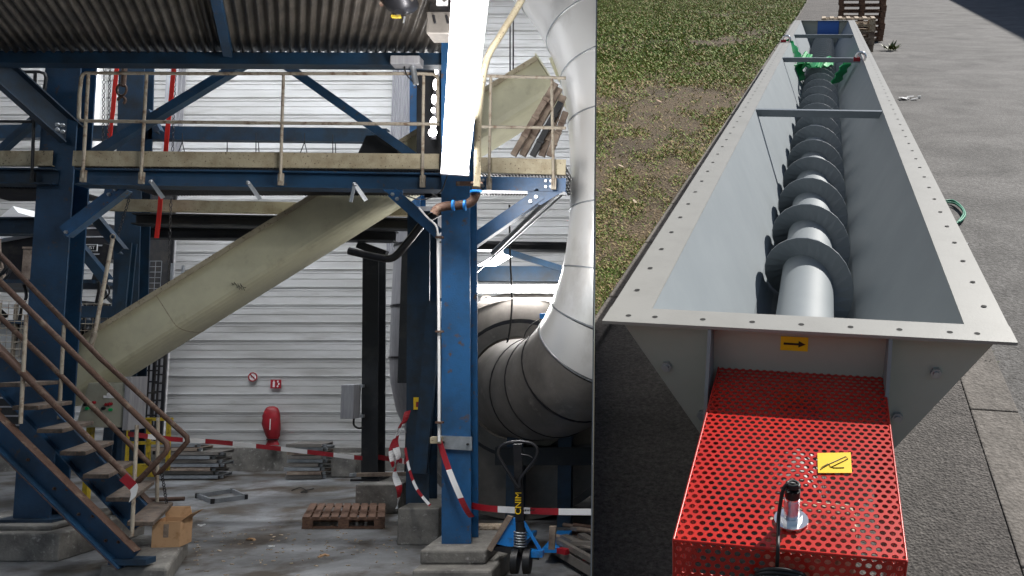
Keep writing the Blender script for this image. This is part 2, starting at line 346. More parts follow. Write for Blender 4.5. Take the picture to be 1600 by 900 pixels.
# second row columns
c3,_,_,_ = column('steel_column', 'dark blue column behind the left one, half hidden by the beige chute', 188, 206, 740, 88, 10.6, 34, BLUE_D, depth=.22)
MB().ibeam(P(166,760,10.2),P(203,380,10.2)+Vector((0,0,0)),.12,.12,.02,(1,0,0),(0,1,0)).build('side_post', BLUE_D, c3)
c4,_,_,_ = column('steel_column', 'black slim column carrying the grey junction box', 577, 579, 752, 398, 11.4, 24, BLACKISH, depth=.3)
x0=P(553,765,11).x; x1=P(622,765,11).x; plinth(c4, x0, x1, 11.05, 12.0, 0, P(570,756,11.1).z)
MB().box((P(577,750,11.5).x, 11.55, P(570,756,11.1).z+.015),(.4,.45,.03)).build('base_plate', DKMETAL, c4)
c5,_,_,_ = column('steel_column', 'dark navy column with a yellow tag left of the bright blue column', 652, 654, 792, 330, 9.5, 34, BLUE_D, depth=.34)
x0=P(618,830,9.1).x; x1=P(683,830,9.1).x; plinth(c5, x0, x1, 9.15, 9.95, 0, P(650,793,9.2).z)
m=MB(); plate_px(m, [(646,621),(657,621),(657,640),(646,640)], 9.46,.02); m.build('tag', YELS, c5)
m=MB(); plate_px(m, [(650,628),(656,628),(656,636),(650,636)], 9.45,.008); m.build('switch', RED, c5)
MB().chan(P(655,740,9.35),P(678,470,9.35),.08,.16,.01,(0,1,0),(1,0,0)).build('stay', BLUE_D, c5)
c6,_,_,_ = column('steel_column', 'blue column at the back upstairs right of the grey corrugated strip', 648, 648, 330, 95, 12.3, 16, BLUE, depth=.3)
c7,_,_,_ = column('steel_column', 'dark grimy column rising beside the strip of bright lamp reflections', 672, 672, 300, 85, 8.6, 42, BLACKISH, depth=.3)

# corrugated strip panel on back wall
m = MB(); x0=P(607,300,15.1).x; x1=P(637,300,15.1).x; n=12; zz0=P(600,235,15.1).z-2; zz1=ZR-.1
pts=[(x0+(x1-x0)*i/n, 15.1+(.04 if i%2 else 0)) for i in range(n+1)]
m.add([(x,y,zz0) for x,y in pts]+[(x,y,zz1) for x,y in pts],[(i,i+1,n+2+i,n+1+i) for i in range(n)])
o=m.build('corrugated_panel', GREYSHEET); tag(o,'grey vertically corrugated panel standing against the white ribbed wall','panel')
s=o.modifiers.new('t','SOLIDIFY'); s.thickness=.01

# ------------------------------------------------------------ beams
def beam(name, label, a, b, Y, h, mat, kind='i', dep=.2, cat='beam', group=None, clip=None, Yb=None, bolts=()):
    p0, p1 = P(*a, Y), P(*b, Yb or Y); off = Vector((0,dep/2,0))
    m = MB()
    if kind == 'i': m.ibeam(p0+off, p1+off, dep, h, .018, (0,1,0), (0,0,1))
    elif kind == 'c': m.chan(p0, p1, dep, h, .015, (0,1,0), (0,0,1))
    elif kind == 'o': m.chan(p0+off, p1+off, dep, h, .015, (0,-1,0), (0,0,1))
    else: m.bar(p0+off, p1+off, dep, h)
    if bolts:
        t = thing(name, label, cat, (p0+p1)/2, group); m.build('girder', mat, t, clip=clip)
        bolt_set([P(x,y,Y-.004) for x,y in bolts], (0,-1,0), t, .016)
        return t
    return tag(m.build(name, mat, clip=clip), label, cat, group)
YW_ = 8.0   # walkway front
def pxh(n, Y): return n/F*Y
beam('walkway_beam', 'long blue beam carrying the front edge of the walkway', (116,275), (690,283), YW_, pxh(27,YW_), BLUE_SH, 'i', .2)
beam('walkway_beam', 'short bolted blue beam right of the bright blue column', (736,286), (884,289), YW_, pxh(22,YW_), BLUE, 'c', .15, bolts=((755,282),(755,291),(853,283),(853,292),(861,283),(861,292)))
beam('walkway_beam', 'dark blue beam left of the broad column under the toe board', (-60,273), (82,275), 8.7, pxh(26,8.7), BLUE_D, 'i', .2)
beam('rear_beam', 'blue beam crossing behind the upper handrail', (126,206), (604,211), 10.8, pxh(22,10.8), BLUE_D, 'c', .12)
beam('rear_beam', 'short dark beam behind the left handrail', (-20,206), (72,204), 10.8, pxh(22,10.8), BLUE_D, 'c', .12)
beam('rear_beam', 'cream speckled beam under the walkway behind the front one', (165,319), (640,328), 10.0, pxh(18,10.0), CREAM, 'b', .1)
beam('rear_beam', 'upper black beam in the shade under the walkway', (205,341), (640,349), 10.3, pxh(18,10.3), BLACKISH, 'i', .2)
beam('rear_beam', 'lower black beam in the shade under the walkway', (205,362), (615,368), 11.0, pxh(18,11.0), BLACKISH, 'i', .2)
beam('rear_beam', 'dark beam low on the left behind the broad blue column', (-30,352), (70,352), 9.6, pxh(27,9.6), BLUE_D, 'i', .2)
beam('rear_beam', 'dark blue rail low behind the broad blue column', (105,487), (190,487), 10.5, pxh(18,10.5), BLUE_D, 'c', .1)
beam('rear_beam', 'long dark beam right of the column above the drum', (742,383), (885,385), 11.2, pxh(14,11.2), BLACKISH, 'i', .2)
beam('rear_beam', 'dark beam close above the strip light over the drum', (738,427), (890,428), 11.0, pxh(24,11.0), BLUE_D, 'b', .2)
beam('eave_beam', 'dark blue beam along the edge of the corrugated canopy', (-80,88), (690,92), YW_, pxh(20,YW_), BLUE_D, 'c', .15)

# braces
def brace(label, a, b, Y, hpx, mat=BLUE, kind='c', Yb=None, bolts=(), plate=None, dep=.1, name='diagonal_brace', up=(0,0,1)):
    p0, p1 = P(*a, Y), P(*b, Yb or Y); h = pxh(hpx, Y)
    t = thing(name, label, 'brace', (p0+p1)/2); m = MB()
    if kind == 'c': m.chan(p0, p1, dep, h, .012, (0,1,0), up)
    elif kind == 'o': m.chan(p0+Vector((0,dep,0)), p1+Vector((0,dep,0)), dep, h, .014, (0,-1,0), up)
    else: m.bar(p0, p1, dep, h, up)
    m.build('bar', mat, t)
    if plate:
        m = MB(); plate_px(m, plate, Y+.01+(dep if kind=='o' else 0), .015); m.build('gusset_plate', mat, t)
    bolt_set([P(x,y,Y-.003 if kind!='o' else Y+dep*.7) for x,y in bolts], (0,-1,0), t, .02)
    return t
brace('long blue brace rising rightward from the toe board to the canopy edge', (142,240), (388,90), 8.5, 14, BLUE_SH)
brace('blue brace falling rightward from the canopy edge to the walkway', (432,92), (648,245), 8.5, 14, BLUE_SH)
brace('big blue channel coming down from the top left onto the broad column', (-60,68), (96,207), 7.9, 44, BLUE_D, 'o', Yb=8.72, bolts=((91,195),(91,203),(99,196),(99,206)), dep=.12)
brace('blue knee brace with bolts right of the broad left column', (98,362), (192,290), 8.6, 20, BLUE, 'c', bolts=((104,363),(171,304),(181,296)), plate=[(165,290),(205,290),(175,312),(160,308)])
brace('blue knee brace left of the bright blue column under the walkway', (612,300), (686,366), 7.95, 17, BLUE, 'c', bolts=((614,304),(621,311)), plate=[(597,296),(629,296),(629,312),(612,306)])
brace('blue knee brace rising right of the bright blue column', (733,380), (845,302), 8.0, 20, BLUE, 'c', bolts=((829,315),(838,308)), plate=[(824,299),(880,299),(845,320),(826,312)])
brace('dark brace crossing under the left end of the walkway', (112,300), (188,392), 9.6, 13, BLUE_D, 'c')
brace('small brace from the rear column up to the handrail', (228,172), (246,205), 10.5, 9, BLUE_D, 'c')
brace('dark strut leaning behind the left handrail', (-10,240), (50,185), 9.8, 10, BLUE_D, 'c')
brace('short dark strut under the black beam beside the slim column', (560,382), (604,398), 11.2, 12, BLACKISH, 'b')
brace('dark strut falling above the drum on the right', (788,392), (885,422), 10.9, 9, BLUE_D, 'b')
brace('thin brace behind the left column low in the machinery', (108,370), (165,440), 10.2, 14, BLUE_D, 'c')

# ------------------------------------------------------------ canopy of corrugated sheet
e0 = P(-90, 83, YW_); e1 = P(704, 86, YW_)
n = 0; m = MB(); pitch=.098; L = e1.x-e0.x; nn=int(L/pitch*8); rows=14
zc = e0.z+.02; vs=[]
for j in range(rows+1):
    s_ = -.05 if j==0 else j*.5
    for i in range(nn+1):
        x = e0.x+L*i/nn; a = x/pitch*2*math.pi
        vs.append((x - DEP.x*s_, YW_-DEP.y*s_, zc+.02*math.sin(a)+ .0*s_))
m.add(vs, [(j*(nn+1)+i, j*(nn+1)+i+1, (j+1)*(nn+1)+i+1, (j+1)*(nn+1)+i) for j in range(rows) for i in range(nn)], smooth=True)
t = thing('canopy_roof', 'grimy corrugated sheet canopy above the walkway, seen from below', 'roof', ((e0.x+e1.x)/2, 5.5, zc))
o = m.build('corrugated_sheet', ROOF, t); s=o.modifiers.new('t','SOLIDIFY'); s.thickness=.004; s.offset=1
a = P(356,84,YW_-.1); a.z=zc-.06; MB().bar(a, a-DEP*6, .08, .08).build('purlin', BLUE_SH, t)
a = P(-20,84,YW_-.1); a.z=zc-.06; MB().bar(a, a-DEP*6, .1, .08).build('purlin', BLUE_D, t)

# ------------------------------------------------------------ walkway deck, toe boards, handrails
dz = P(400,296,YW_).z+.26
def walkway(label, xa, xb, clip=None, Yf=YW_, Yr=9.3):
    a=P(xa,268,Yf).x; b=P(xb,268,Yf).x; z=P(400,263,YW_).z+.02
    t = thing('walkway', label, 'walkway', ((a+b)/2,(Yf+Yr)/2,z))
    m=MB(); x=a
    while x<b: m.box((x,(Yf+Yr)/2,z-.015),(.006,Yr-Yf,.03)); x+=.034
    for k in range(9): m.box(((a+b)/2, Yf+.02+k*(Yr-Yf-.04)/8, z-.012),(b-a,.008,.02))
    m.build('grating', DKMETAL, t, clip=clip)
    return t
walkway('steel grating walkway deck seen from below in the middle of the hall', 116, 742)
walkway('steel grating deck right of the bright blue column', 743, 884, CLIPH)
walkway('grating deck left of the broad blue column', -60, 100, Yf=8.9, Yr=9.6)
def toe(label, a, b, Y, hpx, mat=CREAM, clip=None):
    p0,p1=P(*a,Y),P(*b,Y); m=MB(); m.bar(p0,p1,.008,pxh(hpx,Y)); m.bar(p0-Vector((0,-.02,pxh(hpx,Y)/2)),p1-Vector((0,-.02,pxh(hpx,Y)/2)),.04,.008)
    return tag(m.build('toe_board', mat, clip=clip), label, 'toe board')
toe('long speckled cream toe board along the walkway', (114,247), (686,252), YW_-.02, 24)
toe('cream toe board right of the bright blue column behind the leaning planks', (743,257), (884,261), YW_-.02, 24)
toe('brown toe board left of the broad blue column', (-60,247), (82,247), 8.75, 24, CREAM)
def rail(name, label, tubes, posts, r=.018, mat=RAILP, cat='handrail', clip=None, feet=True, pr=.016):
    c = Vector((0,0,0)); c=tubes[0][0]; t = thing(name, label, cat, c)
    for tb in tubes: MB().tube(tb, r, 8).build('rail', mat, t, clip=clip)
    for a,b in posts:
        m=MB(); m.cyl(a,b,pr,8); m.build('post', mat, t)
        if feet: m=MB(); m.box(b+Vector((0,.01,.02)),(.05,.03,.12)); m.build('foot', mat, t)
    return t
def pp(lst, Y): return [P(x,y,Y) for x,y in lst]
yr = YW_-.06
rail('handrail', 'long cream handrail with rounded left end along the upper walkway',
     [pp([(131,189),(126,188),(123,184),(124,150),(127,122),(129,117),(134,114),(300,115),(660,115),(676,116),(683,119),(684,126),(684,190)], yr), pp([(131,189),(400,192),(686,194)], yr)],
     [(P(138,117,yr),P(129,278,yr)),(P(229,117,yr),P(220,281,yr)),(P(443,117,yr),P(438,283,yr)),(P(662,118,yr),P(660,286,yr))])
rail('handrail', 'cream handrail right of the bright blue column, ending at the silver duct',
     [pp([(744,118),(884,122)], yr), pp([(744,198),(884,200)], yr)], [(P(767,120,yr),P(764,290,yr)),(P(862,122,yr),P(865,290,yr))])
rail('handrail', 'dark handrail with rounded right end left of the broad column',
     [pp([(-60,112),(62,112),(70,115),(72,122),(67,160)], 8.7), pp([(-60,189),(50,190)], 8.7)], [(P(55,113,8.7),P(50,280,8.7))], mat=BLACKISH)
# little wire hangers under and behind the rail
for i,(x,y,Y) in enumerate(((285,222,10.4),(400,222,10.4),(476,222,9.9),(520,224,9.9),(355,235,10.2))):
    m=MB()
    if i%2==0: m.cyl(P(x,y,Y),P(x-9,y+22,Y),.006,5); m.cyl(P(x,y,Y),P(x+5,y+22,Y),.006,5)
    else: m.cyl(P(x,y,Y),P(x,y+22,Y),.006,5); m.cyl(P(x+4,y,Y),P(x+5,y+22,Y),.006,5)
    m.cyl(P(x-9,y+23,Y),P(x+6,y+23,Y),.006,5); m.cyl(P(x,y-14,Y),P(x,y,Y),.006,5)
    tag(m.build('wire_hanger', BLACKISH), ['leftmost wire hanger behind the toe board','wire hanger behind the toe board left of the middle','second wire hanger from the right behind the toe board','rightmost wire hanger behind the toe board near the black motor','lowest wire hanger, nearer the middle post of the handrail'][i],'hanger','wire hangers behind the toe board')
for i,(x,y) in enumerate(((236,284),(388,286),(554,288))):
    m=MB(); p=P(x,y,7.85); m.bar(p,p+Vector((.10,.04,-.16)),.012,.03); m.bar(p+Vector((.02,0,.0)),p+Vector((.12,.04,-.15)),.012,.01); m.ball(p,.022,8)
    if i==2: m.bar(p,p+Vector((-.03,0,-.18)),.012,.03)
    tag(m.build('clamp', GALV), ['small clamp hooked under the walkway beam, the left one of three','small clamp hooked under the middle of the walkway beam','small forked clamp hooked on the walkway beam above the beige chute'][i], 'clamp','clamps under the walkway beam')

# ------------------------------------------------------------ beige inclined chute (enclosed screw conveyor)
YC = 9.75
A = P(86,578,YC); B = P(1010,4,YC)
ax = (B-A).normalized(); nrm = Vector((-ax.z,0,ax.x)).normalized()
if nrm.z<0: nrm=-nrm
fr = Vector((0,-1,0))
ch = thing('screw_conveyor', 'long beige enclosed chute rising diagonally through the walkway', 'conveyor', A)
h=.60
def chute_seg(s0, s1, name='trough'):
    # section: rim, slightly leaning side plate, round bottom
    poly=[(0.0,0.0)]; R_=.30
    pl=[(.34,0),(.315,-.38)]
    for k in range(1,12):
        a=math.pi*k/12; pl.append((R_*1.04*math.cos(a), -.39-.13*math.sin(a)**.7))
    pl += [(-.315,-.38),(-.34,0)]
    m=MB(); m.prof(A+ax*s0, A+ax*s1, pl, fr, nrm, smooth=False)
    return m
Lc=(B-A).length
s_mid=(P(272,466,YC)-A).dot(ax)
chute_seg(0,s_mid).build('trough_section', CHUTE, ch)
chute_seg(s_mid+.004,(P(846,108,YC)-A).dot(ax)).build('trough_section', CHUTE, ch)
for sgn in (1,-1):
    m=MB(); m.prof(A, P(846,108,YC), [(.34*sgn,-.0),(.42*sgn,-.0),(.42*sgn,.012),(.34*sgn,.012)], fr, nrm); m.prof(A, P(846,108,YC),[(.412*sgn,-.05),(.42*sgn,-.05),(.42*sgn,0),(.412*sgn,0)],fr,nrm); m.build('rim', CREAM, ch)
m=MB(); m.prof(A,P(846,108,YC),[(-.38,.014),(.38,.014),(.38,.02),(-.38,.02)],fr,nrm); m.build('cover', CHUTE, ch)
m=MB(); s0=s_mid; m.prof(A+ax*(s0-.003),A+ax*(s0+.007),[(.3425,0),(.3175,-.38)]+[(.314*math.cos(math.pi*k/12),-.391-.132*math.sin(math.pi*k/12)**.7) for k in range(1,12)]+[(-.3175,-.38),(-.3425,0)],fr,nrm); m.build('joint', CREAM, ch)
# end plate and head beyond it
e=P(848,110,YC); m=MB(); m.prof(e,e+ax*.02,[(.42,.06),(.34,-.56),(0,-.62),(-.34,-.56),(-.42,.06)],fr,nrm); m.build('end_plate', CHUTE, ch)
m=MB(); e2=e+ax*.12; m.prof(e2-nrm*.05,e2+ax*1.4-nrm*.05,[(.34,0),(.30,-.30),(.2,-.52),(-.2,-.52),(-.3,-.3),(-.34,0)],fr,nrm); m.build('head_box', CHUTE, ch, clip=CLIPH)
# scrawled mark
m=MB(); q=P(362,444,YC); fz=YC-.335
rnd=random.Random(3)
for k in range(11):
    x=362+k*1.9; m.cyl(P(x,444+rnd.uniform(-4,4)+k*.35,fz),P(x+rnd.uniform(1,3.5),447+rnd.uniform(-5,5)+k*.35,fz),.0035,4)
m.build('scrawl', BLK, ch)
# dark box against chute upstairs
m=MB(); plate_px(m,[(560,238),(572,212),(602,210),(618,222),(622,241)],9.0,.3); plate_px(m,[(556,262),(560,238),(600,240),(578,266)],9.0,.3)
tag(m.build('drive_motor', BLACKISH),'black hooded motor sitting behind the toe board on the walkway','motor')

# ------------------------------------------------------------ silver elbow duct and drum
def bez(ps, n):
    out=[]; k=len(ps)
    for i in range(k-1):
        p0=Vector(ps[max(i-1,0)]); p1=Vector(ps[i]); p2=Vector(ps[i+1]); p3=Vector(ps[min(i+2,k-1)])
        for j in range(n):
            t=j/n; out.append(.5*((2*p1)+(-p0+p2)*t+(2*p0-5*p1+4*p2-p3)*t*t+(-p0+3*p1-3*p2+p3)*t**3))
    out.append(Vector(ps[-1])); return out
duct = thing('silver_duct','big shiny aluminium clad duct bending down and into the drum','duct',P(900,600,8.6)*1.0)
path = bez([P(700,-230,9.1),P(800,-110,9.1),P(900,0,9.0),P(958,130,8.8),P(972,300,8.7),P(963,420,8.65),P(938,512,8.7),P(900,575,8.95),P(856,604,9.5),P(806,606,10.3)],8)
rads=[]
for i in range(len(path)):
    t=i/(len(path)-1); rads.append(.57 if t<.55 else .57+.05*min(1,(t-.55)/.25))
cuts=[0,14,19,23,27,34,41,47,52,57,62,66,len(path)-1]
for i in range(len(cuts)-1):
    a,b=cuts[i],cuts[i+1]
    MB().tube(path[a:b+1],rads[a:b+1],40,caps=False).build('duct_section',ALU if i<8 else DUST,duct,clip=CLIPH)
    if i:
        p=path[a]; d=(path[a+1]-path[a-1]).normalized(); MB().ring(p-d*.012,d,rads[a]-.01,rads[a]+.009,.014,40).build('seam_band',GALV if i<9 else DKMETAL,duct,clip=CLIPH)
# straight seam on left flank
dr = thing('fan_drum','large dusty grey fan drum behind the silver duct with two lifting eyes','drum',(P(818,620,11).x,11,0))
cdr=P(816,632,10.6); rd=pxh(171,10.6)
MB().cyl(cdr,cdr+Vector((0,1.6,0)),rd,56).build('casing',DUST,dr,clip=CLIPH)
MB().ring(cdr-Vector((0,.03,0)),(0,1,0),rd-.06,rd+.03,.08,56).build('rim',DUST,dr,clip=CLIPH)
cin=P(812,606,10.5); MB().ring(cin-Vector((0,.12,0)),(0,1,0),.67,.84,.14,48).build('inlet_ring',DUST,dr,clip=CLIPH)
MB().ring(cin-Vector((0,.02,0)),(0,1,0),.84,.90,.05,48).build('inlet_ring',DKMETAL,dr,clip=CLIPH)
for x in (760,860):
    p=P(x,468,10.7); MB().ring(p,(0,1,0),.035,.075,.03,20).build('lifting_eye',DUST,dr)
m=MB(); zz=P(800,735,10.6).z
m.poly([P(735,690,10.9),P(890,690,10.9),P(890,790,10.9),P(735,790,10.9)],(0,.3,0)); m.build('pedestal',DUST,dr,clip=CLIPH)
for a,b in ((792,818),(872,893)):
    x0=P(a,750,10.2).x; x1=P(b,750,10.2).x
    MB().box(((x0+x1)/2,10.25,.55),(x1-x0,.2,1.1)).build('leg',BLUE_D,dr,clip=CLIPH)
x0=P(788,710,10.2).x; MB().box((x0+.6,10.3,P(800,712,10.2).z),(1.4,.35,.22)).build('cross_beam',BLACKISH,dr,clip=CLIPH)
# sensor on drum
sn=thing('valve_actuator','small blue actuator on a bent pipe on top of the drum','actuator',P(850,497,10.0))
MB().box(P(850,494,10.0),(.10,.08,.07)).build('head',JACK,sn,bevel=.01); MB().tube(pp([(850,499),(850,505),(854,509),(851,516)],10.0),.022,8).build('pipe',DKMETAL,sn)
MB().cyl(P(846,503,10.0),P(857,501,10.0),.03,8).build('collar',RUST,sn)
m=MB(); m.tube(bez(pp([(846,498),(832,506),(822,518),(816,534),(806,541),(795,538),(792,528)],10.0),5),.008,5); m.tube(bez(pp([(796,320),(797,400),(800,470),(794,530),(782,560),(778,640),(777,662)],9.9),5),.012,5)
tag(m.build('cable',BLK),'black cable looping down over the face of the drum','cable')

EZ0=Vector((0,0,1))
# strip lights
def strip(label, a, b, Ya, Yb, wpx, power, mat=LAMP, housing=WHITE, grp=None):
    p0,p1=P(*a,Ya),P(*b,Yb); t=thing('strip_light',label,'lamp',(p0+p1)/2,grp); d=(p1-p0).normalized()
    wd=pxh(wpx,(Ya+Yb)/2); side=d.cross(Vector((0,1,0))).normalized(); bk=Vector((0,1,0))
    if abs(d.y)>.6: side=d.cross(EZ0).normalized(); bk=side.cross(d).normalized(); bk=bk if bk.z>0 else -bk
    m=MB(); m.bar(p0+bk*.03,p1+bk*.03,wd,.05,tuple(bk)); m.build('housing',housing,t)
    m=MB(); n=9
    for k in range(1): m.prof(p0,p1,[(wd*.48*math.cos(math.pi*q/n),-.05*math.sin(math.pi*q/n)+.0) for q in range(n+1)],side,bk,smooth=False)
    m.build('diffuser',mat,t)
    m=MB()
    for q_ in (-.012,(p1-p0).length+.012): MB().bar(p0+d*(q_-.012)-bk*.012,p0+d*(q_+.012)-bk*.012,wd*1.04,.12,tuple(bk)).build('end_cap',GREYSHEET,t)
    pass
    y0=Vector((0,1,0)); y0=(y0-d*y0.dot(d)).normalized()
    for ang in (0,120,240):
        z=Matrix.Rotation(R(ang),3,d)@y0; y=z.cross(d)
        L=bpy.data.lights.new('strip_lamp','AREA'); L.shape='RECTANGLE'; L.size=(p1-p0).length; L.size_y=.1; L.energy=power*(1 if ang==0 else .6); L.color=(1,.98,.96)
        lo=bpy.data.objects.new('strip_lamp',L); COL.objects.link(lo); lo.parent=t; lo.matrix_local=Matrix.Translation(-z*(wd*.75+.05))@Matrix((d,y,z)).transposed().to_4x4()
    return t
strip('dazzling long strip light hanging before the bright blue column',(738,-40),(711,262),4.9,7.1,50,110)
m=MB(); m.tube(bez(pp([(702,265),(696,282),(688,300),(660,312),(630,304)],7.2),5),.006,5); tag(m.build('cable',BLK),'thin cable hanging from the lower end of the long strip light','cable')
strip('horizontal strip light glowing above the drum',(740,451),(880,451),10.5,10.5,13,20)
strip('slanting strip light half hidden left above the drum',(744,425),(800,392),11.8,11.8,16,12)
m=MB()
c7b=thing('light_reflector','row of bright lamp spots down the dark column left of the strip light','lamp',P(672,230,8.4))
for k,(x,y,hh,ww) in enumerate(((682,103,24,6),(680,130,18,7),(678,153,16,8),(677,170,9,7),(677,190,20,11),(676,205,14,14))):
    c=P(x,y+2,8.4); q=MB(); q.ball(c,pxh(hh,8.4)/2,12,sq=(ww/hh,.2,1)); q.build('lamp_spot',LAMP,c7b)  # glowing balls stand in for lamp reflections on the column
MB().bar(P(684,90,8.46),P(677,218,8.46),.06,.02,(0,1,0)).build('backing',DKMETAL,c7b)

# lit pipe and grey-white duct right of the lamp
m=MB(); m.tube(bez(pp([(846,-60),(815,0),(782,55),(762,90),(752,140),(747,200),(746,265),(745,292)],6.9),6),.03,10)
wp=thing('conduit_pipe','pale pipe running down the bright blue column and elbowing left in rust','pipe',P(745,290,7.2))
m.build('straight_pipe',CREAM,wp)
MB().tube(bez(pp([(745,290),(743,305),(734,317),(715,321),(697,322),(684,326),(678,334)],7.2),6),.042,12).build('elbow_pipe',RUST,wp)
for x,y in((745,285),(744,298)): MB().cyl(P(x,y,7.15),P(x,y+3,7.15),.055,14).build('band',JACK if y>290 else RUST,wp)
for x in(707,725): MB().cyl(P(x,321,7.15),P(x+3,321,7.15),.05,14).build('band',JACK,wp)
MB().box(P(726,287,7.5),(.16,.03,.04)).build('bracket',RUST,wp)
m=MB(); m.tube(pp([(686,690),(686,560),(685,440),(684,364)],7.55),.014,8); m.tube(bez(pp([(684,364),(681,352),(668,340),(655,325)],7.55),4),.01,6)
t=thing('conduit','thin pale conduit clipped up the left edge of the bright blue column','pipe',P(686,690,7.55)); m.build('tube',WHITEP,t)
for y in(371,518,660): MB().box(P(687,y,7.53),(.07,.05,.018)).build('clip',RUST,t)
m=MB(); m.tube(bez(pp([(545,392),(590,402),(615,402),(640,375),(665,345),(690,330)],9.2),6),.045,10)
tag(m.build('bent_pipe',DKMETAL),'thick dark pipe bending under the walkway beside the beige chute','pipe')
m=MB(); m.cyl(P(880,290,8.3),P(770,395,9.6),.03,8); m.cyl(P(884,300,8.3),P(745,425,10),.012,6); tag(m.build('cable_tray',GALV),'thin pale rod with cables slanting down from the right end of the walkway','rod')
m=MB(); m.tube([P(797,30,12),P(797,140,12)],.012,6); m.tube([P(802,30,12),P(802,140,12)],.012,6); tag(m.build('hoist_chain',DKMETAL),'pair of thin chains against the white wall at upper right','chain')

# tall round tank left of the navy column
tk=thing('round_tank','tall grey lagged tank in the dark between the slim black column and the navy column','tank',(P(650,600,12).x,12.2,0))
cx_=P(668,500,12.2).x; rr=abs(P(606,520,12.2).x-cx_)
pts=[]; 
m=MB(); zl=[P(600,y,12.2).z for y in (690,640,600,560,480,385,330)]; rl=[rr*.45,rr*.8,rr*.95,rr,rr,rr*.97,rr*.97]
m.tube([(cx_,12.4,z_) for z_ in zl],rl,36); m.build('shell',GREYSHEET,tk)
for i in (3,4,5): MB().ring((cx_,12.4,zl[i]),(0,0,1),rl[i]-.01,rl[i]+.015,.03,36).build('band',DKMETAL,tk)
for s_ in(-.3,.3): MB().cyl((cx_+s_,12.4,0),(cx_+s_,12.4,zl[0]+.2),.05,8).build('leg',DKMETAL,tk)
m=MB(); m.box(P(650,490,11.0)+Vector((0,.1,0)),(.45,.2,1.9)); m.box(P(672,560,10.6)+Vector((0,.1,0)),(.3,.2,1.6)); tag(m.build('duct_casing',BLACKISH),'black casing of machinery behind the navy column','machine')

# hanging lamp and boxes at the top
t=thing('bell_lamp','black bell shaped lamp hanging at the top of the picture from the canopy','lamp',P(625,14,6.9))
m=MB(); c=P(626,-6,6.9)
m.tube([c+Vector((0,0,z_)) for z_ in(.12,.06,.0,-.07,-.12,-.145)],[.05,.13,.17,.165,.12,.05],24); m.build('shade',DKMETAL,t)
MB().box(P(619,26,6.75),(.08,.03,.02)).build('latch',YEL,t); MB().cyl(P(632,26,6.8),P(630,36,6.8),.01,6).build('pull',GALV,t); MB().cyl(P(592,2,6.9),P(604,-2,6.9),.05,10).build('cap',RUST,t)
t=thing('ballast_box','grey metal box with slots hanging beside the strip light','box',P(693,50,6.9))
MB().box(P(693,43,6.9),(.24,.22,.2)).build('case',DUST,t,bevel=.01); MB().box(P(690,8,6.95),(.17,.18,.22)).build('terminal_case',DKMETAL,t,bevel=.01)
for x in(677,697): MB().cyl(P(x,24,6.76),P(x+3,36,6.76),.012,6).build('gland',DKMETAL,t)
MB().box(P(691,3,6.84),(.1,.02,.07)).build('switch_plate',WHITEP,t)
t=thing('emergency_light','grey box lamp under the canopy edge above the handrail','lamp',P(636,97,7.9))
MB().box(P(636,97,7.85),(pxh(47,7.85),.14,pxh(14,7.85))).build('case',GREYSHEET,t,bevel=.008); MB().cyl(P(645,104,7.85),P(650,132,7.85),.03,8).build('fitting',GALV,t)
MB().tube(bez(pp([(632,104),(636,118),(650,132),(658,140)],7.85),4),.007,5).build('cable',BLK,t)

# leaning planks upstairs right
for i,(a,b,c,d,Y) in enumerate(((868,130,802,243,8.2),(874,138,816,243,8.3),(876,160,832,244,8.25),(880,150,846,244,8.35),(884,175,858,244,8.3))):
    m=MB(); m.bar(P(a,b,Y),P(c,d,Y+.02),.05,.06+.01*(i%2),(1,0,0)); k=P(c,d,Y)-P(a,b,Y)
    for q in range(3): m.bar(P(a,b,Y-.04)+k*(.2+.25*q),P(a,b,Y-.04)+k*(.24+.25*q),.03,.075,(1,0,0))
    tag(m.build('plank',WOODG if i!=2 else BLACKISH),['weathered plank leaning leftmost against the handrail, its foot nearest the column','weathered plank leaning second from the left against the handrail','dark plank in the middle of the leaning bundle','weathered plank fourth in the bundle leaning on the handrail','weathered plank leaning rightmost beside the silver duct'][i],'plank','planks leaning on the upper handrail')

# pale lagged pipe upstairs left + other background machinery
m=MB(); m.tube(bez(pp([(140,90),(146,120),(146,180),(146,240),(147,262)],13),4),.17,16); tag(m.build('lagged_pipe',ALU),'silver lagged pipe standing behind the left end of the handrail','pipe')
t=thing('machine_hood','pale sloping hood over dark machinery behind the broad blue column','machine',P(40,340,12)); m=MB(); m.poly(pp([(-40,372),(20,322),(28,332),(75,346),(75,360),(-40,380)],12),(0,.8,0)); m.build('hood',WHITE,t); MB().poly(pp([(-40,378),(75,362),(75,440),(-40,440)],12.2),(0,.5,0)).build('body',DKMETAL,t)
# wire shelving with stacked junk left, low
def cage(label,x0,x1,y0,y1,Y,mat=GALV):
    m=MB(); a=P(x0,y0,Y); b=P(x1,y1,Y); n1=max(3,int((b.x-a.x)/.09)); n2=max(3,int((a.z-b.z)/.09))
    for i in range(n1+1): x=a.x+(b.x-a.x)*i/n1; m.cyl((x,Y,a.z),(x,Y,b.z),.005,4)
    for i in range(n2+1): z_=b.z+(a.z-b.z)*i/n2; m.cyl((a.x,Y,z_),(b.x,Y,z_),.005,4)
    for dx in (a.x,b.x): m.box((dx,Y+.3,(a.z+b.z)/2),(.04,.04,a.z-b.z)); m.box((dx,Y+.6,(a.z+b.z)/2),(.04,.04,a.z-b.z)) ; m.box((dx,Y+.3,b.z),(.03,.6,.03))
    return tag(m.build('wire_cage',mat),label,'cage')
cage('wire mesh cage behind the broad blue column, upper left one',-30,60,470,600,10.9,RAILP)
cage('wire mesh cage between the broad column and the second column',102,172,475,600,11.2,RAILP)
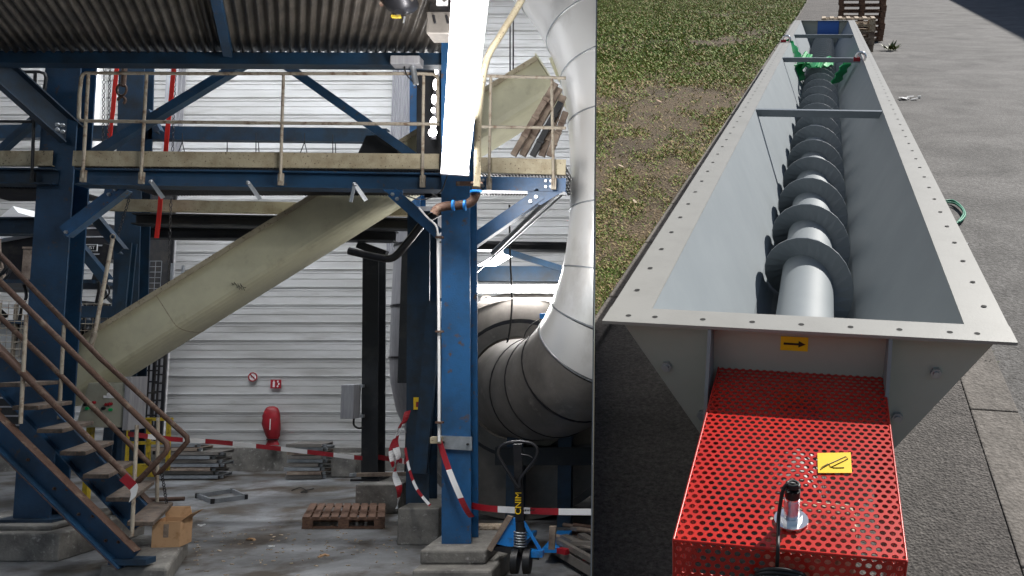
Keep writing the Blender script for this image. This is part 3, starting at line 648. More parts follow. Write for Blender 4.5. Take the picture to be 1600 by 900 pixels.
cage('wire mesh screen beside the coiled cables on the back wall',206,246,408,520,13.6)
rnd=random.Random(11)
for k in range(13):
    x=rnd.uniform(-20,175); y=rnd.choice((560,500,440)); Y=11.6+rnd.random()*.6; hh=rnd.uniform(.25,.55); ww=rnd.uniform(.12,.35); p=P(x,y,Y)
    m=MB()
    if k%3==0: m.cyl(p,p+Vector((0,0,hh)),ww*.4,14); m.cyl(p+Vector((0,0,hh)),p+Vector((0,0,hh+.04)),ww*.2,10)
    elif k%3==1: m.box(p+Vector((0,0,hh/2)),(ww,.3,hh)); m.box(p+Vector((0,0,hh)),(ww*1.06,.32,.03))
    else: m.bar(p,p+Vector((rnd.uniform(-.2,.2),0,hh*1.4)),.08,.12); m.bar(p+Vector((.1,0,0)),p+Vector((.1+rnd.uniform(-.2,.2),0,hh*1.3)),.06,.08)
    tag(m.build('stored_part',[GREYSHEET,DKMETAL,WHITEP,WOODG][k%4]),['grey','black','white','brown'][k%4]+[' can shaped part',' boxy part',' pair of leaning boards'][k%3]+' standing on the '+{560:'lowest',500:'middle',440:'top'}[y]+' shelf behind the broad blue column','machine part','machine parts stacked behind the broad column')
for k,y in enumerate((565,503,443)):
    m=MB(); p0=P(-40,y,12.0); p1=P(190,y,12.0); m.box(((p0.x+p1.x)/2,11.9,p0.z-.03),(p1.x-p0.x,1.0,.05)); tag(m.build('rack_shelf',BLUE_D),['lowest dark shelf of the rack behind the broad column','middle dark shelf of the rack behind the broad column','top dark shelf of the rack behind the broad column'][k],'shelf')
# dark casings added to make the cluttered left background darker
for k,(xa,xc,ya,yc,Y,mm,lab) in enumerate(((-40,44,392,452,12.6,BLACKISH,'black casing behind the upper left stair rails'),(100,134,470,562,12.9,BLACKISH,'narrow black cabinet between the two left columns'),(128,172,350,404,12.7,DKMETAL,'dark casing behind the small dark sign'),(212,240,270,560,13.9,DKMETAL,'tall dark casing right of the second column'),(-40,70,600,700,11.2,BLACKISH,'low black cabinet under the stairs'))):
    p0=P(xa,yc,Y); p1=P(xc,ya,Y); t=thing('machine_casing',lab,'machine',((p0.x+p1.x)/2,Y,p0.z))
    MB().box(((p0.x+p1.x)/2,Y+.3,(p0.z+p1.z)/2),(p1.x-p0.x,.6,p1.z-p0.z)).build('body',mm,t,bevel=.01)
    m=MB(); n_=max(3,int((p1.z-p0.z)/.12))
    for q in range(n_): m.box(((p0.x+p1.x)/2,Y-.012,p0.z+(q+.5)*(p1.z-p0.z)/n_),((p1.x-p0.x)*.8,.02,.02))
    m.build('louvre',GREYSHEET if k%2==0 else DKMETAL,t)
rnd=random.Random(31)
for k in range(9):
    x=rnd.uniform(-10,180); y=rnd.uniform(390,470); Y=11.3+rnd.random(); m=MB()
    m.tube(bez([P(x,y,Y),P(x+rnd.uniform(5,25),y+rnd.uniform(15,40),Y),P(x+rnd.uniform(-20,30),y+rnd.uniform(50,80),Y),P(x+rnd.uniform(-20,30),y+rnd.uniform(90,130),Y)],5),rnd.choice((.012,.02,.03)),6)
    tag(m.build('hose',[BLK,DKMETAL,GALV][k%3]),['black','dark grey','silver'][k%3]+' hose winding through the machinery behind the left columns','hose','hoses in the machinery behind the left columns')
# coiled cables and vertical cable ladder on back wall
m=MB()
for k in range(7):
    r_=.28+.055*k; c=P(212,520,14.4); m.tube([c+Vector((r_*math.cos(a),0,r_*math.sin(a)*1.15)) for a in [math.pi*(-.1+.75*q/14) for q in range(15)]],.012,5)
tag(m.build('cable_coil',BLK),'black cables curving in an arc beside the second column','cable')
m=MB(); xa=P(246,500,15.2).x; xb=P(262,500,15.2).x
for x in(xa,xb): m.bar((x,15.2,.6),(x,15.2,P(250,270,15.2).z),.05,.04,(0,1,0))
z_=.7
while z_<4.8: m.box(((xa+xb)/2,15.2,z_),(xb-xa,.03,.03)); z_+=.16
tag(m.build('cable_ladder',DKMETAL),'dark vertical cable ladder on the back wall behind the control panel','cable ladder')
# dark riser with conduits between the panel and the wall (lattice)
m=MB(); x0=P(208,600,14.6).x
for k in range(6): m.cyl((x0+.09*k,14.6,.4),(x0+.09*k,14.6,P(210,556,14.6).z+.2),.02,6)
for k in range(9): m.box((x0+.22,14.55,.5+.2*k),(.55,.02,.03))
tag(m.build('conduit_rack',DKMETAL),'row of dark conduits between the control panel and the ribbed wall','conduits')
# small sign with clipped letters
def text_mesh(txt, size, origin, X, Yv, mat, parent=None, name='lettering', ext=.002):
    cu=bpy.data.curves.new(name,'FONT'); cu.body=txt; cu.size=size; cu.extrude=ext; cu.align_x='CENTER'; cu.align_y='CENTER'; cu.resolution_u=3
    o=bpy.data.objects.new(name+'_tmp',cu); COL.objects.link(o); dg=bpy.context.evaluated_depsgraph_get(); dg.update()
    me=bpy.data.meshes.new_from_object(o.evaluated_get(dg)); COL.objects.unlink(o); bpy.data.objects.remove(o)
    Z=X.cross(Yv); base=Vector(parent['_b']) if parent else Vector((0,0,0))
    for v in me.vertices: v.co=Vector(origin)-base+X*v.co.x+Yv*v.co.y+Z*v.co.z
    me.materials.clear(); me.materials.append(mat); ob=bpy.data.objects.new(name,me); COL.objects.link(ob)
    if parent: ob.parent=parent; ob['_b']=tuple(base)
    return ob
EX=Vector((1,0,0)); EZ=Vector((0,0,1))
t=thing('name_sign','small dark sign reading AUST high behind the second column','sign',P(139,387,11.3)); MB().box(P(139,387,11.3),(.24,.02,.1)).build('board',WHITEP,t); MB().box(P(139,387,11.285),(.21,.02,.075)).build('face',BLK,t); text_mesh('AUST',.07,P(139,387,11.26),EX,EZ,WHITEP,t)

# red straps and hook, chains
for i,(a,b,Y,lab) in enumerate((((273,96),(245,372),9.7,'red lifting strap hanging long behind the walkway rails'),((184,96),(168,250),10.0,'red lifting strap hanging left of the dark second column'))):
    m=MB(); pts=[P(a[0]+(b[0]-a[0])*q/8+random.uniform(-.6,.6),a[1]+(b[1]-a[1])*q/8,Y) for q in range(9)]
    for q in range(8): m.bar(pts[q],pts[q+1],.055,.006,(0,1,0))
    tag(m.build('lifting_strap',REDP),lab,'strap')
def chain(label,a,b,Y,n,name='chain',r=.014,sag=0,mat=DKMETAL,Yb=None):
    m=MB()
    p0,p1=P(*a,Y),P(*b,Yb or Y)
    for q in range(n):
        t_=(q+.5)/n; c=p0.lerp(p1,t_)-Vector((0,0,sag*math.sin(math.pi*t_))); d=(p1-p0).normalized(); l=(p1-p0).length/n*.62
        s_=Vector((0,1,0)) if q%2 else d.cross(Vector((0,1,0))).normalized()
        m.tube([c+d*l*.9,c+s_*r+d*l*.4,c+s_*r-d*l*.4,c-d*l*.9,c-s_*r-d*l*.4,c-s_*r+d*l*.4],r*.35,5,closed=True)
    return tag(m.build(name,mat),label,'chain')
chain('chain hanging just right of the long red strap',(274,100),(262,480),9.75,52)
chain('chain hanging beside the left red strap, nearer the pipe',(163,98),(160,262),9.9,24)
chain('chain hanging between the silver pipe and the left red strap',(172,98),(168,262),9.95,24)
chain('slanting chain hanging from the walkway to the ring by the second column',(205,300),(178,388),9.7,16)
m=MB(); m.tube([P(190,140,9.4)+Vector((.06*math.cos(a),0,.075*math.sin(a))) for a in [2*math.pi*q/12 for q in range(12)]],.014,6,closed=True); m.tube([P(190,157,9.4)+Vector((.045*math.cos(a),0,.045*math.sin(a))) for a in [2*math.pi*q/12-1 for q in range(9)]],.016,6); m.tube(pp([(196,92),(192,135)],9.4),.03,8)
tag(m.build('crane_hook',RUST),'rusty red crane hook hanging before the dark second column','hook')
m=MB(); m.tube([P(176,370,9.5)+Vector((.03*math.cos(a),0,.03*math.sin(a))) for a in [2*math.pi*q/10 for q in range(10)]],.008,6,closed=True); m.cyl(P(176,374,9.5),P(148,520,9.2),.022,7); m.cyl(P(148,520,9.2),P(140,545,9.2),.03,8)
tag(m.build('tow_rod',RAILP),'long pale rod with a ring hanging before the second column','rod')

# ------------------------------------------------------------ stairs
YF=7.4; YRr=8.55
st=thing('steel_stairs','blue steel stairs with worn treads climbing left from the concrete block','stairs',G(215,880,.1))
def up_n(a,b): d=(b-a).normalized(); return Vector((-d.z,0,d.x))
a0,b0=P(-120,552,YF),P(207,873,YF)
hf=pxh(34,YF)
MB().chan(a0,b0,.09,hf*1.0,.014,(0,-1,0),(0,0,1)).build('stringer',BLUE_SH,st)
m=MB(); d=(b0-a0).normalized(); un=Vector((d.z,0,-d.x)); un=un if un.z>0 else -un
for sgn in(1,-1): m.bar(a0+un*sgn*(hf/2+.004)-Vector((0,.045,0)),b0+un*sgn*(hf/2+.004)-Vector((0,.045,0)),.096,.006,tuple(un))
m.build('edge_strip',RUST,st)
m=MB(); m.box(P(215,876,YF)+Vector((-.05,.0,.0)),(.34,.14,.05)); m.build('foot_plate',BLUE_D,st)
a1,b1=P(-60,512,YRr),P(228,812,YRr)
MB().chan(a1,b1,.08,pxh(42,YRr),.014,(0,-1,0),(0,0,1)).build('stringer',BLUE_SH,st)
un2=Vector((0,0,1)); MB().bar(a1+un*.15,b1+un*.15,.09,.006,tuple(un)).build('edge_strip',RUST,st)
for (x,y) in((0,640),(22,665),(46,718),(67,721),(87,763),(107,764),(125,803),(147,806),(167,844),(187,846)): 
    bolt_set([P(x,y,YF-.0)], (0,-1,0), st, .017, RUST)
tr=[(2,598),(26,634),(64,670),(100,705),(136,741),(172,777),(205,815)]
for i,(x,y) in enumerate(tr):
    c=P(x,y,YF+.05); q=c+Vector((DEP.x*.0,YRr-YF-.09,0))
    # tread leads back along the stair width
    m=MB(); w_=.24
    a=c+Vector((-.04,0,0)); 
    bk=P(x+34,y-10,YRr-.05); bk=Vector((a.x+(YRr-YF-.1)*DEP.x*.95,YRr-.05,a.z))
    m.hexa([a+Vector((0,0,-.04)),a+Vector((w_,0,-.04)),bk+Vector((w_,0,-.04)),bk+Vector((0,0,-.04)),a,a+Vector((w_,0,0)),bk+Vector((w_,0,0)),bk])
    m.build('tread',TREAD,st,bevel=.006)
yf=YF-.02
R1=[P(-90,356,yf),P(0,440,yf),P(113,560,yf),P(255,688,yf)]
sr=thing('stair_handrail','rusty front handrail of the stairs ending in a rounded V return','handrail',P(206,838,yf))
MB().tube([P(-90,356,yf),P(0,440,yf),P(143,580,yf),P(252,686,yf),P(260,692,yf),P(262,700,yf),P(258,708,yf),P(216,752,yf),P(209,754,yf),P(11,560,yf),P(-70,488,yf)],.026,10).build('rail',RUST,sr)
for a,b in(((41,492),(32,662)),((214,664),(206,838)),):
    MB().tube(pp([a,b],yf),.017,8).build('post',RAILP,sr)
yq=YRr-.02
sr=thing('stair_handrail','rusty rear handrail of the stairs, its return above the cardboard box','handrail',P(246,800,yq))
MB().tube([P(-60,345,yq),P(0,398,yq),P(157,560,yq),P(285,676,yq),P(292,683,yq),P(293,690,yq),P(286,698,yq),P(252,736,yq),P(244,742,yq),P(236,727,yq),P(68,560,yq),P(-50,448,yq)],.026,10).build('rail',RUST,sr)
for a,b in(((100,508),(92,655)),((247,652),(245,802))):
    MB().tube(pp([a,b],yq),.018,8).build('post',RAILP,sr)
# concrete block under stair foot
m=MB(); ztop=.2
pts=[G(150,905,ztop),G(230,878,ztop)*1.0,G(262,878,ztop),G(296,842,ztop),G(215,835,ztop),G(180,842,ztop)]
f0=[G(156,884,ztop),G(262,887,ztop),G(295,838,ztop),G(215,835,ztop)]
m=MB(); n=4; bt=[Vector((p.x,p.y,0)) for p in f0]; m.hexa(bt+f0); tag(m.build('concrete_block',CONC,bevel=.03),'rough concrete block under the foot of the stairs','block')
# cardboard box open
cb=thing('cardboard_box','open cardboard box with splayed flaps on the block at the stair foot','box',G(265,852,.2))
c=G(268,851,.2); 
ax_=Vector((math.cos(.1),math.sin(.1),0)); ay_=Vector((-math.sin(.1),math.cos(.1),0)); W_,D_,H_=.26,.24,.25; 
m=MB()
for s_ in(-1,1): m.box(c+ax_*s_*W_/2+EZ*H_/2,(.006,D_,H_),(ax_,ay_,EZ)); m.box(c+ay_*s_*D_/2+EZ*H_/2,(W_,.006,H_),(ax_,ay_,EZ))
m.box(c+EZ*.005,(W_,D_,.006),(ax_,ay_,EZ)); m.build('carton',CARD,cb)
MB().box(c-ay_*(D_/2+.004)+EZ*.16,(.05,.002,.13),(ax_,ay_,EZ)).build('tape_strip',WOODG,cb)
def flap(p,q,dv): 
    m=MB(); m.poly([p,q,q+dv,p+dv],(0,.004,.004)); m.build('flap',CARD,cb)
tp=c+EZ*H_; flap(tp-ax_*W_/2-ay_*D_/2,tp-ax_*W_/2+ay_*D_/2,Vector((-.14,-.05,-.06))); flap(tp+ax_*W_/2-ay_*D_/2,tp+ax_*W_/2+ay_*D_/2,Vector((.09,.02,.07)))
flap(tp-ax_*W_/2+ay_*D_/2,tp+ax_*W_/2+ay_*D_/2,Vector((-.04,.02,.10)))

# ------------------------------------------------------------ control panel and barrier
cpn=thing('control_panel','beige control panel with red and green buttons behind the stair rails','control panel',P(160,670,9.3))
x0,x1=P(119,640,9.3).x,P(193,640,9.3).x; z0,z1=P(150,668,9.3).z,P(150,598,9.3).z
MB().hexa([Vector(v) for v in((x0,9.3,z0),(x1,9.3,z0),(x1,9.6,z0),(x0,9.6,z0),(x0+.12,9.3,z1),(x1,9.3,z1),(x1,9.6,z1),(x0+.12,9.6,z1))]).build('cabinet',PANEL,cpn,bevel=.01)
MB().box((x1+.05,9.42,(z0+z1)/2+.02),(.06,.3,z1-z0+.1)).build('side_box',GREYSHEET,cpn)
for x,y,mm in((175,609,RED),(172,616,WHITEP),(168,632,RED),(174,631,RED),(138,638,GREEN),(148,629,RED),(142,630,WHITEP),(150,638,BLK),(163,638,BLK),(174,640,GREEN),(135,632,BLK)):
    p=P(x,y,9.3); MB().cyl(p,p-Vector((0,.03,0)),.018,12).build('button',mm,cpn)
MB().box(P(170,620,9.29),(.12,.01,.03)).build('name_plate',WHITEP,cpn)
for x in(130,180): MB().box((P(x,700,9.35).x,9.45,z0/2),(.06,.06,z0)).build('leg',YEL if x==130 else BLUE_D,cpn)
yb=thing('yellow_barrier','low yellow guard barrier behind the return of the stair rails','barrier',G(235,742))
Yb_=10.6
for x in(198,231,262): MB().bar(P(x,735,Yb_),P(x+2,655,Yb_),.05,.03,(0,1,0)).build('post',YEL,yb)
MB().bar(P(196,655,Yb_),P(270,655,Yb_),.03,.04).build('top_rail',YEL,yb); MB().bar(P(196,692,Yb_),P(265,692,Yb_),.03,.04).build('mid_rail',YEL,yb); MB().bar(P(140,735,Yb_-.3),P(246,735,Yb_-.3),.04,.16).build('kick_plate',YEL,yb)

# ------------------------------------------------------------ signs, extinguisher
t=thing('no_smoking_sign','round white no smoking sign with red ring on the ribbed wall','sign',P(395,589,YB-.05)); c=P(395,589,YB-.05)
MB().cyl(c,c+Vector((0,.01,0)),.092,28).build('disc',WHITEP,t); MB().ring(c-Vector((0,.006,0)),(0,1,0),.068,.09,.008,28).build('ring',RED,t)
MB().bar(c+Vector((-.055,-.004,.055)),c+Vector((.055,-.004,-.055)),.006,.02,(1,0,1)).build('slash',RED,t); MB().box(c+Vector((.0,-.003,0)),(.07,.004,.014)).build('cigarette',BLK,t)
t=thing('extinguisher_sign','square red sign with a white extinguisher symbol on the ribbed wall','sign',P(431,600,YB-.05)); c=P(431,600,YB-.05)
MB().box(c,(.2,.01,.17)).build('board',RED,t); MB().box(c+Vector((-.035,-.008,-.01)),(.04,.004,.10)).build('symbol',WHITEP,t); MB().box(c+Vector((-.035,-.008,.05)),(.02,.004,.03)).build('symbol',WHITEP,t)
m=MB()
for k in range(3): m.ball(c+Vector((.04+.02*(k%2),-.006,-.045+.045*k)),.018,6,sq=(1,.2,1.2))
m.build('symbol',WHITEP,t)
t=thing('fire_extinguisher','fire extinguisher wrapped in a red cover hanging on the ribbed wall','extinguisher',P(424,697,YB-.2)); c=P(424,640,YB-.22)
k=.0124*1.0
prof_=[(-1,.05),(1,.10),(6,.135),(14,.155),(26,.16),(36,.145),(45,.12),(49,.10),(53,.09),(59,.12)]
rings=[]; vs=[]; fs=[]; n=18
for i,(dy,r_) in enumerate(prof_):
    cc=P(424+(i*.25),636+dy,YB-.22)
    for j in range(n):
        a=2*math.pi*j/n; rr_=r_*(1+.10*math.sin(3*a+i)+.07*math.sin(7*a+2*i)); vs.append(cc+Vector((rr_*math.cos(a),rr_*.75*math.sin(a),0)))
for i in range(len(prof_)-1):
    for j in range(n): fs.append((i*n+j,i*n+(j+1)%n,(i+1)*n+(j+1)%n,(i+1)*n+j))
m=MB(); m.add(vs,fs,0,True); m.build('cover',RED,t); MB().ring(P(426,687,YB-.22),(0,0,1),.08,.112,.02,20).build('tie_cord',DKMETAL,t); MB().box(P(422,663,YB-.36),(.016,.004,.2)).build('lettering',WHITEP,t)
MB().box(P(424,640,YB-.06),(.08,.1,.1)).build('bracket',DKMETAL,t)
# junction box on slim column
t=thing('junction_box','grey junction box with knobs mounted left of the slim black column','box',P(548,654,11.2))
MB().box(P(548,627,11.2),(pxh(20,11.2),.25,pxh(52,11.2))).build('case',GREYSHEET,t,bevel=.008)
for y in(606,626): MB().cyl(P(538,y,11.15),P(534,y,11.15),.02,8).build('knob',DKMETAL,t)
for y in(603,650): MB().box(P(562,y,11.3),(.12,.06,.04)).build('mount',GALV,t)
MB().tube(bez(pp([(553,653),(553,664),(560,669),(567,668)],11.2),4),.014,6).build('cable',BLK,t)

# ------------------------------------------------------------ stacks of scaffold planks
def scaf(x,y,z,ln,wd,rz,label,mat,grp,first={}):
    t=thing('scaffold_deck',label,'scaffold part',(x,y,z),grp)
    ca,sa=math.cos(rz),math.sin(rz); X=Vector((ca,sa,0)); Yv=Vector((-sa,ca,0)); c=Vector((x,y,z))
    m=MB(); m.chan(c-X*ln/2-Yv*wd/2+EZ*.03,c+X*ln/2-Yv*wd/2+EZ*.03,.03,.055,.006,tuple(Yv),(0,0,1)); m.build('side_channel',mat,t); m=MB(); m.chan(c-X*ln/2+Yv*wd/2+EZ*.03,c+X*ln/2+Yv*wd/2+EZ*.03,.03,.055,.006,tuple(-Yv),(0,0,1)); m.build('side_channel',mat,t)
    MB().box(c+EZ*.045,(ln*.98,wd-.02,.01),(X,Yv,EZ)).build('deck',mat,t)
    for s_ in(-1,1): MB().box(c+X*s_*(ln/2+.015)-Yv*wd*.3+EZ*.02,(.05,.04,.05),(X,Yv,EZ)).build('hook',GALV,t)
    return t
ORD=['lowest','second','third','fourth','fifth','sixth','seventh','eighth','topmost']
SCM=[GALV,DUST,WOODG,GALV,DUST]
x_=P(310,736,14.6).x
for k in range(9): scaf(x_+random.uniform(-.06,.06)-(.05*k if k>6 else 0),14.5+random.uniform(-.05,.05),.02+.068*k,1.05-.05*(k%3),.5,random.uniform(-.04,.04),ORD[k]+' flat scaffold deck from the floor in the stack beside the yellow barrier',SCM[k%5],'scaffold decks in the stack by the yellow barrier')
m=MB(); m.box((x_-.25,14.2,.25),(.12,.004,.04)); m.box((x_+.02,14.2,.45),(.2,.004,.04)); 
x_=P(487,738,14.6).x
for k in range(9): scaf(x_+random.uniform(-.03,.03),14.5+random.uniform(-.05,.05),.02+.068*k,.62-.03*(k%2),.5,random.uniform(-.05,.05),ORD[k]+' short scaffold deck from the floor in the stack right of the extinguisher',SCM[(k+1)%5],'short scaffold decks stacked by the ribbed wall')
# low pieces behind slim column
m=MB()
x_=P(540,725,14.6).x; m.box((x_,14.7,.2),(.45,.4,.4)); tag(m.build('concrete_lump',CONC,bevel=.03),'low concrete kerb block left of the slim black column','block')
for k in range(7):
    a=G(585+rnd.uniform(-40,20),742,.06+.07*k); m=MB(); m.bar(a,a+Vector((rnd.uniform(.9,1.5),rnd.uniform(-.2,.3),rnd.uniform(-.05,.1))),.06,.05)
    tag(m.build('metal_bar',GALV if k%2 else WOODG),('galvanised' if k%2 else 'brown')+' loose bar in the low pile behind the slim black column','bar','bars piled behind the slim column')

# metal frame on the floor
fr_=thing('floor_trestle','flat galvanised frame lying on the hall floor','frame',G(345,780))
q=[G(308,778),G(332,787),G(384,780),G(362,770)]
for i in range(4): MB().bar(q[i]+EZ*.035,q[(i+1)%4]+EZ*.035,.03,.06).build('side_bar',GALV,fr_)
for p in q: MB().cyl(p+EZ*.0,p+EZ*.07,.03,8).build('corner',DKMETAL,fr_)
m=MB(); m.cyl(G(215,781,.03),G(288,779,.03),.03,8); tag(m.build('pipe',RUST),'short rusty pipe lying on the floor behind the stair foot','pipe')
m=MB(); m.tube(bez([G(456,766,.01),G(470,762,.03),G(480,768,.02),G(470,769,.05),G(490,763,.01)],5),.008,5); tag(m.build('wire_scrap',BLK),'scrap of bent black wire on the hall floor','wire')
chain('chain hanging down from the stair rail to the floor',(253,740),(262,795),8.4,14,sag=0)
m=MB()
for k in range(9): 
    c=G(268+k*2.6,800-(k%3)*2,.015); m.tube([c+Vector((.03*math.cos(a),.02*math.sin(a),.01*math.sin(a+k))) for a in [2*math.pi*q/8 for q in range(8)]],.007,5,closed=True)
tag(m.build('chain_heap',BLK),'small heap of black chain on the floor behind the cardboard box','chain')

# pallet builder
def pallet(c, X, Yv, Zv, label, grp, mat=WOOD, ln=1.2, wd=1.0, nb=8, detailed=True):
    t=thing('pallet',label,'pallet',c,grp); c=Vector(c)
    if detailed:
        for i in range(nb):
            u=-ln/2+.05+(ln-.1)*i/(nb-1); MB().box(c+X*u+Zv*.135,(.09,wd,.018),(X,Yv,Zv)).build('deck_board',mat,t)
    else:
        m=MB()
        for i in range(nb): u=-ln/2+.05+(ln-.1)*i/(nb-1); m.box(c+X*u+Zv*.135,(.09,wd,.018),(X,Yv,Zv))
        m.build('deck',mat,t)
    m=MB()
    for j in(-1,0,1): m.box(c+Yv*j*(wd/2-.05)+Zv*.117,(ln,.09,.018),(X,Yv,Zv)); m.box(c+Yv*j*(wd/2-.05)+Zv*.011,(ln,.09,.018),(X,Yv,Zv))
    m.build('runner',mat,t)
    for i in(-1,0,1):
        for j in(-1,0,1): MB().box(c+X*i*(ln/2-.07)+Yv*j*(wd/2-.05)+Zv*.064,(.13,.09,.088),(X,Yv,Zv)).build('block',mat,t)
    return t
pc=(G(482,836)+G(617,836)+G(600,796)+G(463,796))/4
fl=(G(617,836)-G(482,836)); pX=fl.normalized(); pL=fl.length
bk_=(G(463,800)-G(482,836)); pY=Vector((-pX.y,pX.x,0)); pallet(pc,pX,(pY*1.0+pX*-.35).normalized(),EZ,'brown wooden pallet lying on the hall floor',None,WOOD,pL,1.05,9)
# debris
rnd=random.Random(5); m=MB()
for k in range(190):
    x=rnd.uniform(290,645); y=rnd.gauss(850,22); y=min(max(y,800),898)
    c=G(x,y,.006); a=rnd.uniform(0,6.28); l=rnd.uniform(.01,.045); X=Vector((math.cos(a),math.sin(a),rnd.uniform(-.1,.2))); Y2=Vector((-math.sin(a),math.cos(a),0))
    m.box(c,(l,l*rnd.uniform(.2,.6),.006),(X,Y2,EZ))
struct(m.build('debris',WOODL),'stuff')
for k,(x,y) in enumerate(((507,868),(316,820),(392,842),(420,854))):
    m=MB(); c=G(x,y,.01)
    for q in range(4): a=rnd.uniform(0,6.28); m.box(c+Vector((rnd.uniform(-.04,.04),rnd.uniform(-.03,.03),0)),(.06,.03,.012),(Vector((math.cos(a),math.sin(a),.2)),Vector((-math.sin(a),math.cos(a),0)),EZ))
    tag(m.build('paper_scrap',WHITEP if k%2 else CARD),['crumpled brown scrap on the floor below the pallet','crumpled white scrap on the floor right of the cardboard box','crumpled brown scrap in the middle of the hall floor','crumpled white scrap on the floor left of the pallet'][k],'litter','scraps on the hall floor')

# ------------------------------------------------------------ barrier tapes
def ribbon(label, pts, wv, seg, name='barrier_tape', twist=0, parent=None, clip=None):
    # dense path, alternate red and white by arc length
    m=MB(); s=0; w0=Vector(wv)
    for i in range(len(pts)-1):
        a,b=Vector(pts[i]),Vector(pts[i+1]); l=(b-a).length; mi=int(s/seg)%2
        wa=w0*1.0; t0=twist*i; t1=twist*(i+1)
        A_=w0*math.cos(t0)+Vector((0,1,0))*w0.length*math.sin(t0); B_=w0*math.cos(t1)+Vector((0,1,0))*w0.length*math.sin(t1)
        m.add([a-A_,b-B_,b+B_,a+A_],[(0,1,2,3)],mi)
        if mi==1 and int((s+l)/seg)%2==1 and name=='barrier_tape' and i%3==1:
            pass
        s+=l
    o=m.build(name,[RED,WHITEP],clip=clip); sm=o.modifiers.new('t','SOLIDIFY'); sm.thickness=.001; tag(o,label,'barrier tape'); return o
def dense(lst,n=12): return bez(lst,n)
ribbon('long red and white tape sagging from the stair rail past the extinguisher',dense([P(200,678,9.5),P(268,686,10.3),P(330,690,10.8),P(400,697,11.0),P(480,706,11.1),P(566,716,11.2)],14),(0,0,.03),.32)
ribbon('red and white tape running on behind the slim black column',dense([P(590,714,11.6),P(615,718,11.6),P(640,722,10.6)],10),(0,0,.035),.25)
ribbon('red and white tape stretched taut behind the pallet jack',dense([P(737,790,7.9),P(770,795,7.8),P(850,799,7.7),P(935,800,7.6)],16),(0,0,.03),.30,clip=CLIPH)
ribbon('white and red tape draped down across the bright blue column',dense([P(686,688,7.62),P(700,730,7.6),P(714,765,7.58),P(728,795,7.6),P(737,808,7.64)],10),(.026,0,.006),.28)
ribbon('tangled red and white tape hanging from the navy column',dense([P(637,642,9.2),P(630,665,9.15),P(618,690,9.1),P(622,715,9.1),P(617,740,9.1),P(624,765,9.1),P(620,795,9.1)],8),(.035,0,.01),.14,twist=.18)
ribbon('short loop of red and white tape left of the tangled one',dense([P(634,655,9.15),P(622,672,9.12),P(612,700,9.12),P(614,730,9.1)],8),(.03,0,.01),.12,twist=.2)
ribbon('thin red and white tape end curving down right of the tangle',dense([P(633,700,9.2),P(640,735,9.0),P(652,765,8.8),P(672,790,8.6)],8),(.012,0,.01),.15)
ribbon('red and white tape scrap knotted at the foot of the front stair post',dense([P(192,745,7.3),P(204,756,7.3),P(210,765,7.32),P(207,780,7.33)],6),(.03,0,.03),.12)
m=MB(); 
for k in range(2):
    for q in range(11):
        x=(808 if k==0 else 880)+q*2.6; mm=P(x,797.4+k*1.2,7.68); m.box(mm,(.010,.002,.016))
tag(m.build('tape_print',BLK),'row of small black marks printed on the taut tape','print')

# ------------------------------------------------------------ pallet jack
pj=thing('pallet_jack','blue pallet jack with loop handle parked right of the bright blue column','pallet jack',G(812,894)); YJ=7.55
m=MB(); lp=[]
for x,y in((813,762),(806,756),(782,718),(779,706),(783,697),(795,692),(812,690),(828,692),(838,699),(839,710),(833,722),(817,742),(812,752)): lp.append(P(x,y,YJ-.1))
loop=bez(lp+[lp[0]],4)[:-1]; MB().tube(loop,.015,8,closed=True).build('loop_handle',DKMETAL,pj)
MB().bar(P(809,694,YJ-.1),P(812,815,YJ),.075,.04,(0,1,0)).build('tiller',DKMETAL,pj)
tx=text_mesh('CNIM',.082,P(811,789,YJ-.035)+Vector((0,-.03,.02)),EZ,-EX,YELS,pj)
MB().tube(pp([(814,710),(826,712),(832,716)],YJ-.12),.008,6).build('lever',DKMETAL,pj)
MB().cyl(P(813,815,YJ),P(814,860,YJ),.045,12).build('pump',DKMETAL,pj)
m=MB(); c=[P(813,830+q*2.5,YJ) for q in range(10)]; hel=[P(813,828,YJ)+Vector((.058*math.cos(q*.9),.058*math.sin(q*.9),-q*.0035)) for q in range(44)]; m.tube(hel,.008,5); m.build('spring',GALV,pj)
m=MB(); m.poly(pp([(791,810),(812,810),(812,854),(770,854),(776,838)],YJ+.0),(0,.05,0)); m.build('frame_plate',JACK,pj)
MB().bar(P(776,851,YJ+.1),P(846,866,YJ+.1),.2,.06).build('crossbar',DKMETAL,pj)
MB().bar(P(818,815,YJ),P(846,862,YJ),.03,.025).build('link_rod',JACK,pj); MB().box(P(838,864,YJ),(.13,.1,.06)).build('lug',JACK,pj)
for x in(805,824): p=P(x,877,YJ-.05); MB().cyl(p-Vector((.03,0,0)),p+Vector((.03,0,0)),.11,20).build('steer_wheel',BLK,pj)
for s_,pl in((0,[(792,806),(801,808),(768,862),(760,858)]),(1,[])):
    if pl: MB().poly(pp(pl,YJ-.02),(0,.05,0)).build('tow_plate',WOODG,pj)
for dx in(-.22,.18):
    a=G(812,893)+Vector((dx,.25,.12)); MB().hexa([a+Vector(v) for v in((0,0,0),(.16,0,0),(.16,1.1,-.05),(0,1.1,-.05),(0,0,.05),(.16,0,.05),(.16,1.1,0),(0,1.1,0))]).build('fork',JACK,pj)
